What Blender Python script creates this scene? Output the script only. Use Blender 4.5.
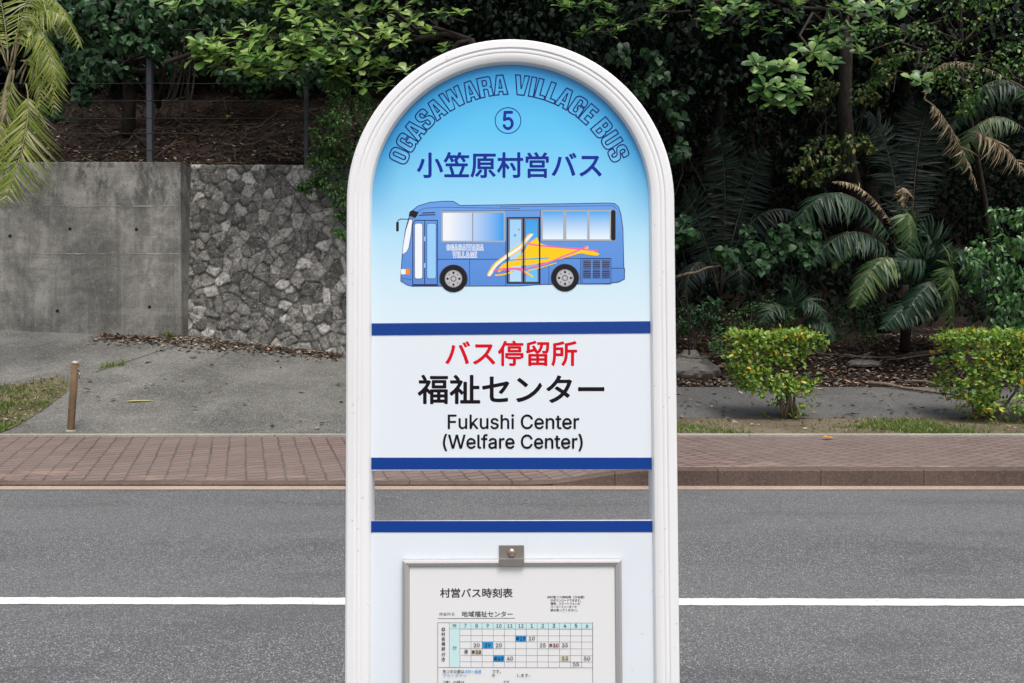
import bpy, bmesh, math, random, json
import numpy as np
from mathutils import Vector, Matrix
from mathutils.geometry import tessellate_polygon

for o in list(bpy.data.objects):
    bpy.data.objects.remove(o)
SC = bpy.context.scene
COL = SC.collection
R = math.radians

# ------------------------------------------------------------------ camera
CAM_Z = 1.5
PITCH = math.atan(9.5 / 740.0)
cam_data = bpy.data.cameras.new('camera')
cam_data.lens = 26.0
cam_data.sensor_width = 36.0
cam_data.clip_start = 0.05
cam_data.clip_end = 3000
cam = bpy.data.objects.new('camera', cam_data)
cam.location = (0, 0, CAM_Z)
cam.rotation_euler = (math.pi / 2 - PITCH, 0, 0)
COL.objects.link(cam)
SC.camera = cam

# ------------------------------------------------------------------ sky, sun, exposure
SUN_EL, SUN_AZ = 66.0, 158.0        # azimuth clockwise from +Y : behind the camera, a little to the right
world = bpy.data.worlds.new('World')
SC.world = world
world.use_nodes = True
wn = world.node_tree
sky = wn.nodes.new('ShaderNodeTexSky')
sky.sky_type = 'NISHITA'
sky.sun_disc = False
sky.sun_elevation = R(SUN_EL)
sky.sun_rotation = R(SUN_AZ)
sky.air_density = 1.0
sky.dust_density = 6.0
sky.ozone_density = 1.0
hs = wn.nodes.new('ShaderNodeHueSaturation')      # cloud cover: nearly neutral sky light
hs.inputs['Saturation'].default_value = 0.80
wn.links.new(sky.outputs['Color'], hs.inputs['Color'])
wn.links.new(hs.outputs['Color'], wn.nodes['Background'].inputs['Color'])
wn.nodes['Background'].inputs['Strength'].default_value = 0.15
sd = bpy.data.lights.new('sun', 'SUN')
sd.energy = 1.5
sd.angle = R(20)
sd.color = (1.0, 1.0, 0.985)
sun = bpy.data.objects.new('sun', sd)
_d = Vector((math.sin(R(SUN_AZ)) * math.cos(R(SUN_EL)), math.cos(R(SUN_AZ)) * math.cos(R(SUN_EL)), math.sin(R(SUN_EL))))
sun.rotation_euler = _d.to_track_quat('Z', 'Y').to_euler()
sun.location = (0, -5, 20)
COL.objects.link(sun)
SC.view_settings.view_transform = 'Standard'
SC.view_settings.look = 'None'
SC.view_settings.gamma = 1
SC.view_settings.use_curve_mapping = False
SC.view_settings.exposure = 0.33
SC.cycles.max_bounces = 6
SC.cycles.transparent_max_bounces = 6

# ------------------------------------------------------------------ helpers
F = 1024 * 26.0 / 36.0
_fw = Vector((0, math.cos(PITCH), -math.sin(PITCH)))
_up = Vector((0, math.sin(PITCH), math.cos(PITCH)))
CAMP = Vector((0, 0, CAM_Z))

def ray(u, v):
    return _fw + Vector((1, 0, 0)) * ((u - 512) / F) + _up * ((341.5 - v) / F)

def P(u, v, D):
    r = ray(u, v)
    return CAMP + r * (D / r.y)

def tag(o, label=None, cat=None, group=None, kind=None):
    if label: o['label'] = label
    if cat: o['category'] = cat
    if group: o['group'] = group
    if kind: o['kind'] = kind
    return o

def empty(name, loc, label, cat, group=None, rot=(0, 0, 0)):
    o = bpy.data.objects.new(name, None)
    o.empty_display_size = 0.1
    o.location = loc
    o.rotation_euler = rot
    COL.objects.link(o)
    return tag(o, label, cat, group)

def link(name, me, mat, parent=None):
    o = bpy.data.objects.new(name, me)
    for m in (mat if isinstance(mat, (list, tuple)) else [mat]):
        me.materials.append(m)
    COL.objects.link(o)
    if parent is not None:
        o.parent = parent
    return o

def shift(o, parent_loc):
    """mesh data given in world space -> local space of a parent that is only translated"""
    o.data.transform(Matrix.Translation(-Vector(parent_loc)))
    return o

def mesh(name, verts, faces, mats=None, smooth=False):
    me = bpy.data.meshes.new(name)
    me.from_pydata([tuple(map(float, v)) for v in verts], [], [tuple(f) for f in faces])
    if mats is not None:
        me.polygons.foreach_set('material_index', np.array(mats, dtype=np.int32))
    if smooth:
        me.polygons.foreach_set('use_smooth', np.ones(len(me.polygons), dtype=bool))
    me.update()
    return me

def mesh_np(name, V, loops, sizes, smooth=True):
    me = bpy.data.meshes.new(name)
    V = np.asarray(V, dtype=np.float32)
    me.vertices.add(len(V)); me.vertices.foreach_set('co', V.ravel())
    me.loops.add(len(loops)); me.loops.foreach_set('vertex_index', np.asarray(loops, dtype=np.int32))
    me.polygons.add(len(sizes))
    st = np.concatenate([[0], np.cumsum(sizes)[:-1]]).astype(np.int32)
    me.polygons.foreach_set('loop_start', st)
    if smooth:
        me.polygons.foreach_set('use_smooth', np.ones(len(sizes), dtype=bool))
    me.update(calc_edges=True)
    return me

class MB:
    """collects boxes, tubes and prisms into one mesh"""
    def __init__(s): s.v = []; s.f = []; s.m = []
    def add(s, v, f, m=0):
        b = len(s.v); s.v += [tuple(x) for x in v]
        s.f += [tuple(i + b for i in q) for q in f]; s.m += [m] * len(f)
    def box(s, x0, x1, y0, y1, z0, z1, m=0, bev=0.0):
        if bev <= 0:
            v = [(x, y, z) for x in (x0, x1) for y in (y0, y1) for z in (z0, z1)]
            s.add(v, [(0, 1, 3, 2), (4, 6, 7, 5), (0, 4, 5, 1), (2, 3, 7, 6), (0, 2, 6, 4), (1, 5, 7, 3)], m); return
        bm = bmesh.new(); bmesh.ops.create_cube(bm, size=1)
        for q in bm.verts:
            q.co = Vector((x0 + (q.co.x + .5) * (x1 - x0), y0 + (q.co.y + .5) * (y1 - y0), z0 + (q.co.z + .5) * (z1 - z0)))
        bmesh.ops.bevel(bm, geom=bm.edges[:], offset=bev, segments=2, affect='EDGES', profile=.6)
        bm.verts.index_update()
        s.add([q.co for q in bm.verts], [[q.index for q in f.verts] for f in bm.faces], m); bm.free()
    def tube(s, pts, rad, n=8, m=0, cap=True):
        pts = [Vector(p) for p in pts]
        if not isinstance(rad, (list, tuple)): rad = [rad] * len(pts)
        rings = []; ref = None; b = len(s.v)
        for i, p in enumerate(pts):
            t = (pts[min(i + 1, len(pts) - 1)] - pts[max(i - 1, 0)]).normalized()
            if ref is None:
                ref = Vector((1, 0, 0)) if abs(t.x) < .8 else Vector((0, 1, 0))
            a = (ref - t * ref.dot(t)).normalized(); c = t.cross(a); ref = a
            for k in range(n):
                an = 2 * math.pi * k / n
                s.v.append(tuple(p + (a * math.cos(an) + c * math.sin(an)) * rad[i]))
        for i in range(len(pts) - 1):
            for k in range(n):
                s.f.append((b + i * n + k, b + i * n + (k + 1) % n, b + (i + 1) * n + (k + 1) % n, b + (i + 1) * n + k)); s.m.append(m)
        if cap:
            s.f.append(tuple(b + k for k in range(n))[::-1]); s.m.append(m)
            e = b + (len(pts) - 1) * n
            s.f.append(tuple(e + k for k in range(n))); s.m.append(m)
    def lathe(s, prof, c, n=20, m=0):
        b = len(s.v)
        for r, z in prof:
            for k in range(n):
                an = 2 * math.pi * k / n
                s.v.append((c[0] + r * math.cos(an), c[1] + r * math.sin(an), c[2] + z))
        for i in range(len(prof) - 1):
            for k in range(n):
                s.f.append((b + i * n + k, b + i * n + (k + 1) % n, b + (i + 1) * n + (k + 1) % n, b + (i + 1) * n + k)); s.m.append(m)
        e = b + (len(prof) - 1) * n
        s.f.append(tuple(e + k for k in range(n))); s.m.append(m)
    def build(s, name, mat, parent=None, smooth=False):
        return link(name, mesh(name, s.v, s.f, s.m, smooth), mat, parent)

def sm(a, b, x):
    t = np.clip((np.asarray(x, float) - a) / (b - a), 0, 1)
    return t * t * (3 - 2 * t)

_rs = np.random.RandomState(5)
_lat = _rs.rand(256, 256)
def vnoise(x, y):
    x = np.asarray(x, float); y = np.asarray(y, float)
    xi = np.floor(x).astype(int); yi = np.floor(y).astype(int)
    fx = x - xi; fy = y - yi
    fx = fx * fx * (3 - 2 * fx); fy = fy * fy * (3 - 2 * fy)
    g = lambda a, b: _lat[a % 256, b % 256]
    return (g(xi, yi) * (1 - fx) + g(xi + 1, yi) * fx) * (1 - fy) + (g(xi, yi + 1) * (1 - fx) + g(xi + 1, yi + 1) * fx) * fy - .5

# ------------------------------------------------------------------ materials
def lin(r, g, b):
    f = lambda c: (c / 255 / 12.92) if c / 255 <= .04045 else ((c / 255 + .055) / 1.055) ** 2.4
    return (f(r), f(g), f(b), 1)

class N:
    def __init__(s, name):
        s.m = bpy.data.materials.new(name); s.m.use_nodes = True
        s.t = s.m.node_tree; s.b = s.t.nodes['Principled BSDF']
        s.obj = None
    def n(s, typ, **kw):
        x = s.t.nodes.new('ShaderNode' + typ)
        for k, v in kw.items(): setattr(x, k, v)
        return x
    def l(s, a, b): s.t.links.new(a, b)
    def co(s, kind='Object', scale=(1, 1, 1), rot=(0, 0, 0), loc=(0, 0, 0)):
        tc = s.n('TexCoord'); mp = s.n('Mapping')
        mp.inputs['Scale'].default_value = scale; mp.inputs['Rotation'].default_value = rot; mp.inputs['Location'].default_value = loc
        s.l(tc.outputs[kind], mp.inputs['Vector']); return mp.outputs['Vector']
    def noise(s, scale, vec=None, detail=4, rough=.6, dist=0):
        x = s.n('TexNoise'); x.inputs['Scale'].default_value = scale; x.inputs['Detail'].default_value = detail
        x.inputs['Roughness'].default_value = rough; x.inputs['Distortion'].default_value = dist
        if vec is not None: s.l(vec, x.inputs['Vector'])
        return x.outputs['Fac']
    def vor(s, scale, vec=None, feature='F1'):
        x = s.n('TexVoronoi'); x.feature = feature; x.inputs['Scale'].default_value = scale
        if vec is not None: s.l(vec, x.inputs['Vector'])
        return x
    def ramp(s, fac, stops, interp='LINEAR'):
        x = s.n('ValToRGB'); x.color_ramp.interpolation = interp
        e = x.color_ramp.elements
        while len(e) < len(stops): e.new(.5)
        for q, (p, c) in zip(e, stops):
            q.position = p; q.color = c if len(c) == 4 else (*c, 1)
        s.l(fac, x.inputs['Fac']); return x.outputs['Color']
    def mix(s, fac, a, b, mode='MIX'):
        x = s.n('Mix'); x.data_type = 'RGBA'; x.blend_type = mode
        for inp, v in ((0, fac), (6, a), (7, b)):
            if hasattr(v, 'links') or hasattr(v, 'is_output'): s.l(v, x.inputs[inp])
            else: x.inputs[inp].default_value = v if inp == 0 or len(v) == 4 else (*v, 1)
        return x.outputs[2]
    def math(s, op, a, b=None, clamp=False):
        x = s.n('Math'); x.operation = op; x.use_clamp = clamp
        for i, v in enumerate((a, b)):
            if v is None: continue
            if hasattr(v, 'is_output'): s.l(v, x.inputs[i])
            else: x.inputs[i].default_value = v
        return x.outputs[0]
    def bump(s, h, strength=.3, dist=.01):
        x = s.n('Bump'); x.inputs['Strength'].default_value = strength; x.inputs['Distance'].default_value = dist
        s.l(h, x.inputs['Height']); s.l(x.outputs['Normal'], s.b.inputs['Normal'])
    def col(s, c):
        if hasattr(c, 'is_output'): s.l(c, s.b.inputs['Base Color'])
        else: s.b.inputs['Base Color'].default_value = c if len(c) == 4 else (*c, 1)
        return s
    def rough(s, r):
        if hasattr(r, 'is_output'): s.l(r, s.b.inputs['Roughness'])
        else: s.b.inputs['Roughness'].default_value = r
        return s
    def spec(s, v): s.b.inputs['Specular IOR Level'].default_value = v; return s

def plain(name, c, rough=.5, metal=0, spec=.35):
    x = N(name); x.col(c).rough(rough).spec(spec); x.b.inputs['Metallic'].default_value = metal
    return x.m

def leaf_mat(name, stops, rough=.45, trans=.25, spec=.4):
    x = N(name)
    g = x.n('NewGeometry')
    c = x.ramp(g.outputs['Random Per Island'], stops)
    n = x.noise(14, x.co('Object'), 2)
    c = x.mix(.35, c, x.mix(n, c, (0.02, 0.03, 0.012, 1)))
    x.col(c).rough(rough).spec(spec)
    tr = x.n('BsdfTranslucent'); mx = x.n('MixShader'); mx.inputs[0].default_value = trans
    x.l(c, tr.inputs['Color'])
    x.l(x.b.outputs[0], mx.inputs[1]); x.l(tr.outputs[0], mx.inputs[2])
    x.l(mx.outputs[0], x.t.nodes['Material Output'].inputs['Surface'])
    return x.m

def m_asphalt():
    x = N('asphalt'); c = x.co('Object')
    v = x.vor(190, c); v2 = x.vor(380, c)
    big = x.noise(.35, x.co('Object', (.25, 1.2, 1)), 3)
    g = x.ramp(x.sepc(v.outputs['Color']), [(0, (.028, .030, .033)), (.5, (.085, .089, .093)), (.80, (.17, .175, .178)), (.92, (.36, .365, .36)), (1, (.66, .66, .63))])
    g2 = x.ramp(x.sepc(v2.outputs['Color']), [(0, (.04, .042, .046)), (.75, (.105, .109, .113)), (1, (.30, .30, .295))])
    a = x.mix(.4, g, g2)
    a = x.mix(x.math('MULTIPLY', x.ramp(big, [(.38, (0, 0, 0)), (.7, (1, 1, 1))]), .3), a, (.17, .172, .172, 1))
    pat = x.noise(1.0, x.co('Object', (.5, 1.6, 1), loc=(3, 8, 0)), 5, .65, .3)
    a = x.mix(x.math('MULTIPLY', x.ramp(pat, [(.50, (0, 0, 0)), (.62, (1, 1, 1))]), .3), a, (.05, .052, .055, 1))
    tr = x.n('TexWave'); tr.wave_type = 'BANDS'; tr.bands_direction = 'Y'; tr.inputs['Scale'].default_value = .19; tr.inputs['Distortion'].default_value = .6; tr.inputs['Detail Scale'].default_value = .3
    x.l(c, tr.inputs['Vector'])
    a = x.mix(x.math('MULTIPLY', tr.outputs['Fac'], .14), a, (.20, .203, .205, 1))
    x.col(a).rough(.85).spec(.3)
    x.bump(v.outputs['Distance'], .6, .006)
    return x.m
def _sepc(s, colr):
    q = s.n('SeparateColor'); s.l(colr, q.inputs[0]); return q.outputs[0]
N.sepc = _sepc

def m_concrete(name, base, dark, streak=False, grain=60, speck=.0):
    x = N(name); c = x.co('Object')
    n1 = x.noise(.9, c, 5, .65, .4); n2 = x.noise(7, c, 4); n3 = x.noise(grain, c, 2)
    a = x.mix(x.ramp(n1, [(.38, (0, 0, 0)), (.64, (1, 1, 1))]), dark, base)
    a = x.mix(.3, a, x.mix(n2, (dark[0] * .6, dark[1] * .6, dark[2] * .6, 1), (base[0] * 1.3, base[1] * 1.3, base[2] * 1.28, 1)))
    a = x.mix(.3, a, x.ramp(n3, [(.3, (dark[0] * .5, dark[1] * .5, dark[2] * .5)), (.7, (base[0] * 1.5, base[1] * 1.5, base[2] * 1.5))]))
    if speck:
        v = x.vor(70, c)
        a = x.mix(x.math('MULTIPLY', x.ramp(x.sepc(v.outputs['Color']), [(.8, (0, 0, 0)), (.95, (1, 1, 1))]), speck), a, (.42, .41, .38, 1))
    x.col(a).rough(.9).spec(.25)
    x.bump(n3, .25, .004)
    return x.m

def m_wall():
    x = N('stained_concrete'); c = x.co('Object')
    n1 = x.noise(.8, c, 5, .65, .5)
    st = x.noise(1.0, x.co('Object', (3.4, 3.4, .16)), 5, .7, .3)           # vertical run-off streaks
    st2 = x.noise(1.0, x.co('Object', (9, 9, .35)), 3, .6, 0)
    fine = x.noise(45, c, 3)
    a = x.mix(x.ramp(n1, [(.36, (0, 0, 0)), (.62, (1, 1, 1))]), (.11, .108, .095, 1), (.37, .362, .325, 1))
    blot = x.noise(2.6, x.co('Object', (1, 1, .8), loc=(4, 2, 9)), 6, .72, .6)
    a = x.mix(x.math('MULTIPLY', x.ramp(blot, [(.46, (0, 0, 0)), (.60, (1, 1, 1))]), .6), a, (.085, .083, .073, 1))
    a = x.mix(x.math('MULTIPLY', x.ramp(st, [(.5, (0, 0, 0)), (.68, (1, 1, 1))]), .65), a, (.07, .069, .06, 1))
    a = x.mix(x.math('MULTIPLY', x.ramp(st2, [(.52, (0, 0, 0)), (.72, (1, 1, 1))]), .3), a, (.38, .375, .345, 1))
    hb = x.noise(1.0, x.co('Object', (.35, .35, 5)), 5, .7, .2)
    a = x.mix(x.math('MULTIPLY', x.ramp(hb, [(.5, (0, 0, 0)), (.68, (1, 1, 1))]), .45), a, (.085, .083, .074, 1))
    a = x.mix(x.math('MULTIPLY', x.ramp(hb, [(.3, (1, 1, 1)), (.44, (0, 0, 0))]), .3), a, (.44, .43, .39, 1))
    pk = x.noise(9, c, 6, .8)
    a = x.mix(x.math('MULTIPLY', x.ramp(pk, [(.54, (0, 0, 0)), (.66, (1, 1, 1))]), .5), a, (.40, .395, .37, 1))
    a = x.mix(x.math('MULTIPLY', x.ramp(pk, [(.34, (1, 1, 1)), (.46, (0, 0, 0))]), .5), a, (.07, .07, .062, 1))
    # black algae hanging from the coping, fading out about a metre below it
    tc = x.n('TexCoord'); sp = x.n('SeparateXYZ'); x.l(tc.outputs['Object'], sp.inputs[0])
    top = x.n('MapRange'); top.inputs[1].default_value = -1.3; top.inputs[2].default_value = 0.0
    x.l(sp.outputs['Z'], top.inputs[0])
    al = x.noise(1.0, x.co('Object', (1.9, 1.9, .9), loc=(3, 0, 1)), 7, .8, .15)
    k = x.math('MULTIPLY', top.outputs[0], x.ramp(al, [(.49, (0, 0, 0)), (.60, (1, 1, 1))]))
    a = x.mix(x.math('MINIMUM', x.math('MULTIPLY', k, 1.5), .85), a, (.030, .031, .030, 1))
    a = x.mix(.2, a, x.ramp(fine, [(.34, (.04, .04, .036)), (.66, (.42, .41, .385))]))
    pit = x.vor(16, c); a = x.mix(x.math('MULTIPLY', x.ramp(pit.outputs['Distance'], [(.10, (1, 1, 1)), (.20, (0, 0, 0))]), x.ramp(x.sepc(pit.outputs['Color']), [(.55, (0, 0, 0)), (.62, (.75, .75, .75))])), a, (.035, .034, .03, 1))
    x.col(a).rough(.92).spec(.2)
    x.bump(x.math('ADD', fine, n1), .3, .006)
    return x.m

def m_stone():
    x = N('rubble_stone'); c = x.co('Object')
    at = x.n('Attribute'); at.attribute_name = 'cell'
    jt = x.n('Attribute'); jt.attribute_name = 'joint'
    n1 = x.noise(3.5, c, 5, .7, .6); n2 = x.noise(16, c, 5, .75, .8); n3 = x.noise(60, c, 2)
    a = x.ramp(at.outputs['Fac'], [(0, (.10, .097, .088)), (.35, (.20, .193, .174)), (.62, (.32, .308, .275)), (.85, (.48, .46, .415)), (1, (.64, .62, .57))])
    a = x.mix(x.ramp(n2, [(.47, (0, 0, 0)), (.66, (1, 1, 1))]), a, (.05, .05, .046, 1))
    lich = x.math('MULTIPLY', x.ramp(x.noise(17, c, 5, .8, 1.6), [(.54, (0, 0, 0)), (.60, (1, 1, 1))]), .75)
    a = x.mix(x.math('MULTIPLY', lich, .75), a, (.62, .61, .57, 1))
    a = x.mix(x.math('MULTIPLY', x.ramp(n1, [(.40, (1, 1, 1)), (.55, (0, 0, 0))]), .5), a, (.075, .074, .068, 1))
    a = x.mix(x.math('MULTIPLY', jt.outputs['Fac'], .85), a, (.034, .033, .030, 1))
    x.col(a).rough(.9).spec(.25)
    x.bump(x.math('ADD', n2, x.math('MULTIPLY', n3, .4)), .7, .02)
    return x.m

def m_brick():
    x = N('brick_paving')
    vec0 = x.co('Object', rot=(0, 0, R(-110)))
    dn = x.n('TexNoise'); dn.inputs['Scale'].default_value = 5.5; dn.inputs['Detail'].default_value = 3; x.l(vec0, dn.inputs['Vector'])
    dm = x.n('VectorMath'); dm.operation = 'MULTIPLY_ADD'; x.l(dn.outputs['Color'], dm.inputs[0]); dm.inputs[1].default_value = (.05, .05, 0); x.l(vec0, dm.inputs[2])
    vec = dm.outputs[0]
    b = x.n('TexBrick'); b.offset = .5
    for k, v in (('Scale', 1.0), ('Mortar Size', .013), ('Mortar Smooth', .2), ('Brick Width', .115), ('Row Height', .19), ('Bias', -.1)):
        b.inputs[k].default_value = v
    b.inputs['Color1'].default_value = (.148, .098, .085, 1); b.inputs['Color2'].default_value = (.225, .155, .136, 1)
    b.inputs['Mortar'].default_value = (.030, .024, .021, 1)
    x.l(vec, b.inputs['Vector'])
    c = x.co('Object')
    n1 = x.noise(.8, c, 4, .6, .4); n2 = x.noise(9, c, 4, .7); n3 = x.noise(120, c, 2)
    a = x.mix(x.math('MULTIPLY', x.ramp(n1, [(.35, (0, 0, 0)), (.65, (1, 1, 1))]), .5), b.outputs['Color'], (.180, .148, .132, 1))
    a = x.mix(.22, a, x.mix(n2, (.05, .04, .036, 1), (.24, .18, .16, 1)))
    a = x.mix(.12, a, x.ramp(n3, [(.3, (.05, .045, .04)), (.7, (.36, .32, .29))]))
    # pinkish sand washed along the kerb in patches
    sp = x.n('SeparateXYZ'); x.l(c, sp.inputs[0])
    mr = x.n('MapRange'); mr.inputs[1].default_value = 7.85; mr.inputs[2].default_value = 7.3; x.l(sp.outputs['Y'], mr.inputs[0])
    sn = x.ramp(x.noise(1.0, x.co('Object', (.9, 4, 1), loc=(2, 0, 0)), 6, .72), [(.52, (0, 0, 0)), (.66, (1, 1, 1))])
    a = x.mix(x.math('MULTIPLY', x.math('MULTIPLY', mr.outputs[0], sn), .7), a, (.42, .30, .22, 1))
    x.col(a).rough(.88).spec(.25)
    iv = x.math('SUBTRACT', 1.0, b.outputs['Fac'])
    x.bump(x.math('ADD', iv, x.math('MULTIPLY', n3, .3)), .5, .006)
    return x.m

def m_soil(name='soil', a=(.035, .024, .017), b=(.10, .072, .05), light=(.16, .13, .10)):
    x = N(name); c = x.co('Object')
    n1 = x.noise(1.6, c, 6, .7, .5); n2 = x.noise(18, c, 4, .7)
    k = x.mix(x.ramp(n1, [(.3, (0, 0, 0)), (.7, (1, 1, 1))]), (*a, 1), (*b, 1))
    k = x.mix(x.ramp(n2, [(.5, (0, 0, 0)), (.75, (1, 1, 1))]), k, (*light, 1))
    x.col(k).rough(.95).spec(.15); x.bump(n2, .8, .03)
    return x.m

def m_paint_line():
    x = N('road_paint'); c = x.co('Object')
    n = x.noise(24, c, 6, .8); w = x.noise(2.2, c, 3)
    k = x.math('MULTIPLY', x.ramp(n, [(.53, (0, 0, 0)), (.66, (1, 1, 1))]), x.ramp(w, [(.3, (.12, .12, .12)), (.68, (1, 1, 1))]))
    x.col(x.mix(k, (.70, .70, .69, 1), (.20, .20, .20, 1))).rough(.7)
    x.bump(n, .3, .003)
    return x.m

def m_bark(name, a, b, sc=(18, 18, 4)):
    x = N(name); n = x.noise(1, x.co('Object', sc), 5, .7, .5)
    x.col(x.ramp(n, [(.3, a), (.7, b)])).rough(.9).spec(.2); x.bump(n, .6, .015)
    return x.m

M = {}
M['asphalt'] = m_asphalt()
M['drive'] = m_concrete('driveway_concrete', (.165, .163, .15), (.040, .040, .036), grain=50, speck=.35)
M['path'] = m_concrete('path_asphalt', (.115, .115, .112), (.055, .056, .056), grain=70, speck=.2)
M['edge'] = m_concrete('edge_concrete', (.36, .345, .30), (.22, .21, .185), grain=60)
M['lime'] = m_concrete('lime_bloom', (.46, .45, .41), (.17, .165, .15), grain=60)
M['kerb_dark'] = m_concrete('dark_kerb_face', (.05, .044, .038), (.022, .02, .018), grain=60)  # darker front face for the dropped kerb stones
M['kerb'] = m_concrete('kerb_concrete', (.145, .105, .086), (.06, .040, .034), grain=70, speck=.07)
M['gutter'] = m_concrete('gutter_concrete', (.40, .315, .25), (.25, .20, .16), grain=60)
M['wall'] = m_wall()
M['stone'] = m_stone()
M['brick'] = m_brick()
M['soil'] = m_soil('soil', (.010, .007, .006), (.032, .022, .017), (.065, .047, .037))
M['litter_soil'] = m_soil('grassy_soil', (.07, .055, .036), (.17, .14, .095), (.24, .20, .15))
M['line'] = m_paint_line()
M['bark'] = m_bark('bark', (.014, .011, .009), (.05, .041, .033))
M['bark_pale'] = m_bark('pale_bark', (.05, .042, .032), (.15, .12, .09))
M['bark_root'] = m_bark('root_bark', (.03, .024, .02), (.10, .078, .06))
M['palm_stem'] = m_bark('palm_stem', (.16, .13, .07), (.36, .31, .20), (30, 30, 9))
M['twig'] = m_bark('dry_twig', (.10, .075, .05), (.27, .21, .155))
M['post'] = plain('galvanised_post', (.060, .066, .075, 1), .5, .3)
M['wire'] = plain('fence_wire', (.05, .053, .06, 1), .5, .6)
M['rock'] = m_concrete('grey_rock', (.20, .19, .17), (.07, .066, .058), grain=25)
M['pebble'] = m_concrete('pale_pebble', (.30, .285, .25), (.07, .065, .055), grain=25)

# leaves: tone varies from leaf to leaf; some also carry shade in their colour
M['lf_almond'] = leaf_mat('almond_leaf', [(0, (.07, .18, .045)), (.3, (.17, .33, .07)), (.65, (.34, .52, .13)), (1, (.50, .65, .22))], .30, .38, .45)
M['lf_dark'] = leaf_mat('dark_broad_leaf', [(0, (.014, .046, .018)), (.5, (.030, .088, .032)), (.9, (.052, .13, .045)), (1, (.09, .19, .06))], .42, .2, .25)
M['lf_mid'] = leaf_mat('mid_green_leaf', [(0, (.035, .10, .018)), (.6, (.08, .19, .03)), (.93, (.15, .29, .045)), (.97, (.26, .24, .03)), (1, (.34, .30, .04))], .4, .25)
M['lf_yel'] = leaf_mat('yellowing_leaf', [(0, (.03, .075, .02)), (.6, (.06, .12, .028)), (.82, (.13, .19, .035)), (.9, (.32, .29, .05)), (1, (.42, .36, .07))], .42, .25)
M['lf_hedge'] = leaf_mat('hedge_leaf', [(0, (.07, .19, .03)), (.35, (.17, .34, .045)), (.75, (.33, .49, .07)), (.91, (.42, .52, .09)), (.94, (.72, .50, .05)), (1, (.78, .46, .06))], .4, .3)
M['lf_bush'] = leaf_mat('glossy_bush_leaf', [(0, (.03, .10, .03)), (.5, (.055, .17, .042)), (.88, (.09, .24, .055)), (1, (.2, .38, .08))], .3, .22, .55)
M['lf_small'] = leaf_mat('small_dark_leaf', [(0, (.032, .090, .028)), (.6, (.075, .175, .045)), (1, (.15, .28, .075))], .45, .25, .25)
M['lf_wood'] = leaf_mat('shaded_woodland_leaf', [(0, (.002, .006, .005)), (.75, (.0045, .012, .009)), (1, (.013, .030, .014))], .6, .1, .08)  # near black: the deep shade of the wood is put into the leaf colour
M['fr_areca'] = leaf_mat('areca_leaflet', [(0, (.15, .25, .045)), (.4, (.38, .50, .09)), (.75, (.62, .68, .18)), (.9, (.66, .68, .34)), (1, (.72, .70, .50))], .38, .42, .3)
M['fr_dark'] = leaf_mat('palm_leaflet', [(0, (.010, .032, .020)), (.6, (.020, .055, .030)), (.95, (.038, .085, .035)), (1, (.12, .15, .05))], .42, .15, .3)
M['fr_dim'] = leaf_mat('shaded_palm_leaflet', [(0, (.004, .012, .010)), (1, (.011, .027, .018))], .45, .1, .25)  # palm leaflet darkened, with the shade put into its colour
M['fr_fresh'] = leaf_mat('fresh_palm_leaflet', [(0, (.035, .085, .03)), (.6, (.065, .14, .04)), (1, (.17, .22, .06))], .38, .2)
M['fr_dry'] = leaf_mat('dry_palm_leaflet', [(0, (.17, .12, .07)), (.5, (.36, .28, .17)), (1, (.55, .46, .32))], .7, .15, .2)
M['lf_litter'] = leaf_mat('leaf_litter', [(0, (.06, .038, .027)), (.4, (.17, .115, .085)), (.75, (.33, .245, .19)), (.95, (.52, .43, .36)), (1, (.5, .22, .08))], .8, .1, .2)
M['grass'] = leaf_mat('grass_blade', [(0, (.08, .14, .03)), (.5, (.17, .26, .05)), (.85, (.28, .35, .09)), (1, (.42, .40, .18))], .5, .3)

# ------------------------------------------------------------------ terrain height
def T(x, y):
    x = np.asarray(x, float); y = np.asarray(y, float)
    base = np.interp(x, [-14, -9.3, -5.97, -3, 0], [1.75, 1.57, 1.40, 1.05, .72])
    s = np.clip((y - 9.4) / 4.0, 0, 1.1)
    zl = .19 + (base - .19) * s ** 1.12
    hl = np.interp(y, [14.0, 16, 20, 30, 45, 70], [4.55, 6.4, 9.3, 15.5, 23, 30])
    zl = np.where(y > 13.8, base + (hl - base) * np.clip((y - 13.8) / .2, 0, 1), zl)
    zr = np.interp(y, [9.3, 10.2, 10.75, 13.0, 13.4, 14.5, 18, 22, 26, 32, 45, 70], [.18, .20, .24, .52, .66, 1.28, 2.0, 3.6, 12.5, 18, 25, 32])
    x0 = np.interp(y, [9.3, 13.3], [-1.5, .9]); x1 = np.interp(y, [9.3, 13.3], [2.0, 2.9])
    w = np.clip((x - x0) / (x1 - x0), 0, 1); w = w * w * (3 - 2 * w)
    z = zl * (1 - w) + zr * w
    rough = np.where(y > 14.0, 1.0, 0) * (1 - w) + w * sm(13.0, 13.6, y)
    z = z + rough * (.28 * vnoise(x * .9 + 7, y * .9) + .12 * vnoise(x * 2.7, y * 2.7 + 3) + .05 * vnoise(x * 7, y * 7))
    return z

def ground(u, v, lo=9.3, hi=40):
    r = ray(u, v)
    d = np.arange(lo, hi, .02); k = d / r.y
    t = T(r.x * k, d); hit = CAMP.z + r.z * k <= t
    i = int(np.argmax(hit)) if hit.any() else len(d) - 1
    return Vector((r.x * k[i], d[i], float(t[i])))

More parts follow.
